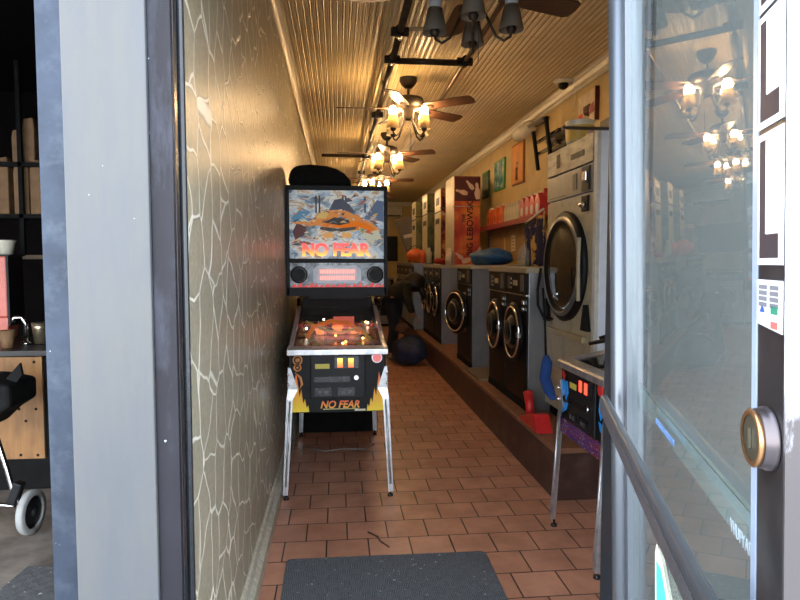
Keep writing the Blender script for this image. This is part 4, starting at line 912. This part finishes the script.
# ------------------------------------------------------------------ open glass door
ph = R(18); T0 = 1.045; pp = .14
hx = T0*math.sin(ph)+pp*math.cos(ph); hy = T0*math.cos(ph)-pp*math.sin(ph)
D = empty('door_1', (hx, hy, 0), rz=math.atan2(-math.cos(ph), -math.sin(ph)), kind='structure')
TILT = .026; D.rotation_euler.x = TILT
D.location = Vector((hx, hy, 1.42)) + D.rotation_euler.to_matrix() @ Vector((0, 0, -1.42))
def sx(t): return T0-t
ZT = 2.16
a = MB(); a.tube([(sx(1.035), -.006, .02), (sx(1.035), -.006, ZT)], .0165, 20); a.box(sx(1.03), -.004, .02, sx(.992), .02, ZT); a.build('hinge_stile', M['alu'], D)
a = MB(); a.box(sx(.425), -.004, .02, sx(.381), .026, ZT); ls = a.build('lock_stile', [mat('black_anodised', (.018, .017, .018), .3, .2, var=.3, dirt=(.05, .045, .045))], D, bev=.001)
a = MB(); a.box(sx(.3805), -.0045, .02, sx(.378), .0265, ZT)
def m_edge_grad():
    m, nt, b = nodes('white_to_grey_edge'); v = coords(nt, (4, 4, 1))
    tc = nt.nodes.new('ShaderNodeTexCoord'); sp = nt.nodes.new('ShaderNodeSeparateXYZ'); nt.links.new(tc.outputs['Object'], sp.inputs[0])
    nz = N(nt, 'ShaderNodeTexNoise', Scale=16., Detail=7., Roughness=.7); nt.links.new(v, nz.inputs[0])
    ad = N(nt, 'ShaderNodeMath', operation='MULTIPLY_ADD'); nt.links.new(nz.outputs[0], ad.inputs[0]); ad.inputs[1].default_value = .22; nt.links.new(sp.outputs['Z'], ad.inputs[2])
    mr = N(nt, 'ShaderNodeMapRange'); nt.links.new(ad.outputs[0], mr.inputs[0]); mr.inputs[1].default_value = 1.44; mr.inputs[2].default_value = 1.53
    c = ramp(nt, mr.outputs[0], [(0, (.055, .047, .047)), (1, (.92, .93, .97))]); nt.links.new(c, b.inputs['Base Color']); b.inputs['Roughness'].default_value = .3; return m  # dark grey low on the edge, white above, with a noisy boundary
a.build('door_edge', m_edge_grad(), D)
for z in (1.46, 1.50, 1.525, 1.555, 1.58): MB().box(sx(.3779), .008, z, sx(.3772), .0265, z+.0022).build('edge_slot', M['steelp'], D)
a = MB(); a.box(sx(.991), -.003, .02, sx(.425), .02, .22); a.box(sx(.991), -.003, ZT-.06, sx(.425), .02, ZT); a.build('rail', M['alu'], D)
gl = MB().box(sx(.991), .004, .22, sx(.426), .010, ZT-.06).build('glass_pane', M['doorglass'], D)
MB().box(sx(.4335), -.0045, .22, sx(.4255), .003, ZT-.06).build('glazing_bead', mat('pale_blue_bead', (.35, .42, .55), .3, .3), D)
# push bar inside
a = MB(); a.prism([(-.044, 1.190), (-.038, 1.185), (-.031, 1.189), (-.031, 1.212), (-.034, 1.217), (-.041, 1.217), (-.044, 1.212)], 'yz', sx(.99), sx(.385))
for t_ in (.40,): a.box(sx(t_)-.012, -.032, 1.192, sx(t_)+.012, .0, 1.21)
bar = a.build('push_bar', M['alu'], D, bev=.002)
a = MB(); a.box(sx(.80), -.0448, 1.1935, sx(.39), -.0442, 1.208); a.build('dark_insert', mat('smoke_insert', (.06, .06, .065), .35, .3, var=.7, scale=220), bar)
# band on outer face of glass
band = glass_mat('frosted_strip', .16, (.85, .92, .92), (.55, .64, .66))
bn = MB().box(sx(.973), .0105, 1.208, sx(.428), .0125, 1.238).build('frosted_strip', band, gl)
MB().box(sx(.973), .0100, 1.2385, sx(.428), .0135, 1.2400).build('strip_edge', mat('strip_edge_m', (.16, .18, .15), .3, .4), gl)
text('WUFYARD', 'white_lettering', .0145, mat('white_vinyl', (.30, .33, .36), .5), gl, (sx(.476), .0036, 1.220), (R(90), 0, 0), .0002, sx=.82, bold=0)
MB().box(sx(.80), .0032, 1.223, sx(.70), .0038, 1.229).build('blue_lettering', mat('blue_vinyl', (.10, .18, .38), .5, var=.8, scale=260), gl)
# cyan sticker
a = MB(); a.m = 1; a.prism([(sx(.80), .60), (sx(.80), 1.06), (sx(.79), 1.075), (sx(.765), 1.07), (sx(.70), 1.03), (sx(.62), .95), (sx(.57), .84), (sx(.57), .6)], 'xz', .0018, .0024)
a.m = 0; a.prism([(sx(.787), .61), (sx(.787), 1.055), (sx(.76), 1.057), (sx(.705), 1.018), (sx(.63), .94), (sx(.585), .835), (sx(.585), .61)], 'xz', .0012, .0018)
a.m = 2; a.prism([(sx(.68)+.05*math.cos(k), .93+.06*math.sin(k)) for k in [i*.6 for i in range(10)]], 'xz', .0006, .0012)
a.build('cyan_sticker', [mat('cyan_vinyl', (.08, .52, .66), .4), M['cwhite'], mat('peach_vinyl', (.75, .62, .5), .5)], gl)
# lock cylinder
lc = (sx(.403), -.0045, 1.315)
a = MB(); a.lathe([(.0190, 0), (.0190, .003), (.0178, .0035), (.0178, .0065), (.016, .0075), (0, .0075)], lc, (0, -1, 0), 28); cy = a.build('lock_collar', mat('aged_steel', (.10, .085, .088), .3, .8), ls)
a = MB(); a.lathe([(.0165, .0075), (.0176, .0095), (.0160, .0108), (.0138, .0102)], lc, (0, -1, 0), 28); a.build('brass_ring', mat('brass', (.42, .22, .10), .3, .9), ls)
a = MB(); a.lathe([(.0139, .0095), (0, .0099)], lc, (0, -1, 0), 24); a.box(lc[0]-.0014, lc[1]-.0118, lc[2]-.006, lc[0]+.0014, lc[1]-.0100, lc[2]+.006); a.build('key_face', mat('lock_grey', (.12, .11, .08), .3, .7), ls)
# white and dark lettered decals on the stile
wv = mat('white_panel_vinyl', (.9, .91, .95), .45, var=.03); dv = mat('dark_brown_vinyl', (.035, .025, .03), .5); lv = mat('inner_vinyl', (.88, .90, .95), .45, var=.03)
x0, x1 = sx(.4225), sx(.3830)
for za, zb_, in ((1.4185, 1.4965), (1.5, 1.566), (1.569, 1.66)):
    a = MB(); a.m = 0; a.box(x0, -.0050, za, x1, -.0043, zb_)
    a.m = 1; a.box(x0+.004, -.0054, za+.004, x0+.014, -.0051, zb_-.004); a.box(x0+.0141, -.0054, za+.004, x1-.006, -.0051, za+.018)
    a.m = 2; a.box(x0+.0145, -.0056, za+.0185, x1-.0055, -.0051, zb_-.004)
    a.build('letter_decal', [wv, dv, lv], ls)
a = MB(); za, zb_ = 1.3795, 1.4095
a.m = 0; a.prism([(x0, zb_), (x1, zb_), (x1, za), (x0, za+.003)], 'xz', -.0052, -.0043)
a.m = 1
for r_ in range(4):
    for c_ in range(2): a.box(x0+.004+c_*.018, -.0056, zb_-.0055-r_*.0035, x0+.017+c_*.018, -.0053, zb_-.003-r_*.0035)
a.m = 2; a.prism([(x0+.006, 1.390), (x0+.014, 1.390), (x0+.010, 1.3945)], 'xz', -.0056, -.0053); a.m = 3; a.box(x0+.024, -.0056, 1.390, x0+.034, -.0053, 1.3945); a.m = 4; a.box(x0+.024, -.0056, 1.3815, x0+.034, -.0053, 1.3855)
a.build('notice_sticker', [mat('sticker_white', (.6, .6, .6), .5), mat('sticker_grey_ink', (.15, .15, .17), .6), mat('sticker_blue', (.03, .08, .45), .5), mat('sticker_green', (.03, .2, .12), .5), mat('sticker_red', (.6, .12, .1), .5)], ls)

# ------------------------------------------------------------------ cafe next door (left of the pier)
tag(MB().box(-5, YF+.03, -.1, -.45, 7, 0).build('floor_2', M['stone']), kind='structure')
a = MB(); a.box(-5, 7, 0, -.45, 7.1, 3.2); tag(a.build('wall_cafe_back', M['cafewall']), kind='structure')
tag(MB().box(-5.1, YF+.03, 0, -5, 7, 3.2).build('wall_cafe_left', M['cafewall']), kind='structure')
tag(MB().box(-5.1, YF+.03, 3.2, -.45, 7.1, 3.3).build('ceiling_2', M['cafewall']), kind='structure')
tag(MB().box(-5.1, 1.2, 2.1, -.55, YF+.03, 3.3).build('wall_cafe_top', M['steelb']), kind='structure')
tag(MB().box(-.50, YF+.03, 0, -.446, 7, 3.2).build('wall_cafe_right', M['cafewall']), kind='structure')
mt = MB(); c0, c1, c2, c3 = P(-60, 640, Z=.004), P(28, 568, Z=.004), P(90, 568, Z=.004), P(90, 640, Z=.004)
mt.prism([(c.x, c.y) for c in (c0, c1, c2, c3)], 'xy', .001, .012)
for v in mt.v: v.x = min(v.x, -.56)
tag(mt.build('door_mat', m_mat_weave('ribbed_mat', (.05, .05, .05), (.14, .14, .14), 50)), 'grey ribbed mat on the stone floor left of the metal pier', 'door mat')
yc = 4.0
def zc(px, py, Y=yc): return P(px, py, Y=Y)
t = empty('cafe_counter', (zc(20, 460).x, yc, 0), label='dark cafe counter with a plywood front panel behind the pier', cat='counter')
cx = t.location.x
MB().box(-1.2, .02, 0, .65, .7, zc(20, 350).z-.03).build('counter_body', M['blackmat'], t)
MB().box(-1.25, -.05, zc(20, 350).z-.03, .68, .75, zc(20, 350).z).build('counter_top', mat('black_top', (.02, .018, .016), .4), t)
pz0, pz1 = zc(20, 459).z, zc(20, 357).z
pw = zc(43, 400).x-cx
pnl = MB().box(-.9, 0, pz0, pw, .019, pz1).build('plywood_panel', M['ply'], t)
for px, py in ((34, 362), (19, 409), (36, 409), (26, 421), (4, 455), (21, 455), (38, 455)):
    c = zc(px, py); MB().cyl((c.x-cx, -.002, c.z), (c.x-cx, 0.001, c.z), .009, n=10).build('screw_hole', M['blackmat'], pnl)
zt = zc(20, 350).z+.0005
yy = 4.25
c = P(26, 330, Y=yy)
t = empty('espresso_tap', (c.x, yy, zt), label='shiny chrome tap on the cafe counter by the pier', cat='tap')
MB().tube([(0, 0, 0), (0, 0, .14), (-.02, -.01, .18), (-.06, -.02, .18), (-.07, -.02, .14)], .014, 10).build('spout', M['chrome'], t); MB().cyl((0, 0, 0), (0, 0, .02), .03).build('tap_base', M['chrome'], t)
c = P(40, 330, Y=4.3)
t = tag(MB().lathe([(0, 0), (.035, 0), (.045, .1), (.05, .14), (.04, .14), (0, .13)]).build('steel_jug', mat('warm_steel', (.4, .33, .22), .3, .8), loc=(c.x, 4.3, zt)), 'small warm steel jug on the cafe counter edge', 'jug')
c = P(5, 320, Y=4.1)
t = tag(MB().lathe([(0, 0), (.035, 0), (.045, .11), (.04, .11), (0, .10)]).build('paper_cup', M['kraft'], loc=(c.x, 4.12, zt)), 'brown paper cup on the cafe counter at the left', 'cup')
# red machine with white cup
ym = 4.5; c = P(1, 300, Y=ym)
t = empty('drink_machine', (c.x, ym, zt), label='salmon red cafe machine with a dark edge standing on the counter', cat='machine')
zt2 = P(3, 256, Y=ym).z
a = MB(); w_ = P(7, 300, Y=ym).x-c.x; a.box(-.35, 0, .16, w_, .2, zt2-zt); a.prism([(-.35, .16), (w_, .16), (w_-.03, 0), (-.3, 0)], 'xz', .03, .18); a.build('machine_body', mat('salmon_red', (.55, .12, .08), .4), t, bev=.01)
MB().box(w_+.001, .0, .1, w_+.015, .2, zt2-zt).build('edge_strip', M['blackp'], t)
MB().box(-.36, -.01, zt2-zt+.0005, w_+.03, .21, zt2-zt+.01).build('machine_top', M['blackp'], t)
t = tag(MB().lathe([(0, 0), (.05, 0), (.068, .085), (.074, .09), (.074, .10), (.06, .10), (0, .095)]).build('white_cup', M['cwhite'], loc=(P(3, 250, Y=ym+.08).x, ym+.1, zt2+.0105)), 'white takeaway cup on top of the salmon red machine', 'cup')
# shelves with bags
t = empty('cafe_shelf', (P(20, 160, Y=5.0).x, 5.0, 0), label='black shelving holding brown paper bags behind the pier', cat='shelf')
for py in (162, 214, 255):
    z = P(20, py, Y=5.0).z; MB().box(-1.3, 0, z-.03, .75, .35, z).build('shelf_board', M['blackmat'] if py < 250 else mat('tan_shelf', (.25, .18, .11), .6), t)
MB().box(-.12+.1, -.0, P(20, 255, Y=5).z, -.09+.1, .03, P(20, 60, Y=5).z).build('shelf_post', M['blackmat'], t)
lbs = ['brown paper bag at left end of the upper cafe shelf', 'brown paper bag right on the upper cafe shelf', 'brown paper bag leftmost on the lower cafe shelf', 'brown paper bag in the middle of the lower cafe shelf', 'brown paper bag right on the lower cafe shelf beside the pier']
for lb, (px, py, wpx, hpx) in zip(lbs, ((17, 161, 9, 28), (29, 161, 11, 38), (3, 213, 12, 48), (22, 213, 14, 46), (36, 213, 10, 46))):
    c = P(px, py, Y=5.06); s = c.y/F*1.12; w2, h2 = wpx*s*.42, hpx*s
    a = MB(); a.prism([(-w2, 0), (w2, 0), (w2*1.02, h2*.8), (w2*.85, h2), (-w2*.8, h2*.97), (-w2*1.05, h2*.75)], 'xz', -.04, .05)
    zz = P(20, 162 if py < 200 else 214, Y=5.0).z+.0005
    o = a.build('paper_bag', M['kraft'], loc=(c.x, 5.1, zz), bev=.008); tag(o, lb, 'paper bag', 'paper bags on the cafe shelves')
# stroller
ys = 3.35
c = P(31, 505, Y=ys)
t = empty('stroller', (c.x, ys, 0), label='stroller with a grey front wheel and black fabric, cropped at the left edge', cat='stroller')
wr = .115
def tyre(x, y):
    a = MB(); a.m = 0; a.lathe([(wr-.03, -.018), (wr-.004, -.018), (wr, -.01), (wr, .01), (wr-.004, .018), (wr-.03, .018)], (x, y, wr), (.996, -.087, 0), 28)
    a.m = 1; a.lathe([(wr-.03, -.006), (wr-.03, .006), (.02, .02), (0, .022)], (x, y, wr), (.996, -.087, 0), 14); a.m = 2; a.lathe([(.028, -.03), (.03, .03), (0, .032)], (x, y, wr), (.996, -.087, 0), 12)
    return a.build('wheel', [M['rubber'], M['blackp'], M['blackp']], t)
tyre(0, 0); tyre(-.5, .1); tyre(-.05, -.0+.75) if False else None
a = MB(); a.tube([(-.01, .0, wr), (-.08, .0, .20), (-.11, .0, .34), (-.25, .03, .80), (-.42, .1, 1.1)], .014, 10); a.build('frame_tube', M['chrome'], t)
a = MB(); a.tube([(-.5, .1, wr), (-.5, .1, .35), (-.42, .1, 1.1)], .014, 10); a.tube([(-.08, .0, .15), (-.5, .1, .15)], .01, 8); a.build('frame_tube', M['chrome'], t)
MB().obox((-.07, 0, .22), .022, .03, .06, (0, R(20), 0)).build('fork', M['blackp'], t, bev=.008)
a = MB(); a.prism([(-.7, .60), (-.22, .55), (-.14, .63), (-.06, .68), (-.06, .79), (-.2, .82), (-.7, .84)], 'xz', -.05, .25); a.build('seat_fabric', M['blackmat'], t, bev=.02)
a = MB(); a.prism([(-.10, .82), (-.03, .90), (-.02, .84), (-.05, .80)], 'xz', .0, .02); a.build('hanging_strap', M['blackmat'], t)

# ------------------------------------------------------------------ light
w = bpy.data.worlds.new('world'); sc.world = w; w.use_nodes = True
nt = w.node_tree; bgd = nt.nodes['Background']
tcw = nt.nodes.new('ShaderNodeTexCoord'); spw = nt.nodes.new('ShaderNodeSeparateXYZ'); nt.links.new(tcw.outputs['Generated'], spw.inputs[0])
cw = ramp(nt, spw.outputs['Z'], [(0, (.95, 1.0, 1.06)), (.35, (.86, .95, 1.06)), (1., (.55, .66, .82))]); nt.links.new(cw, bgd.inputs[0]); bgd.inputs[1].default_value = 1.9
sc.view_settings.view_transform = 'Standard'; sc.view_settings.look = 'None'; sc.view_settings.gamma = 1; sc.view_settings.use_curve_mapping = False
sc.view_settings.exposure = 2.3
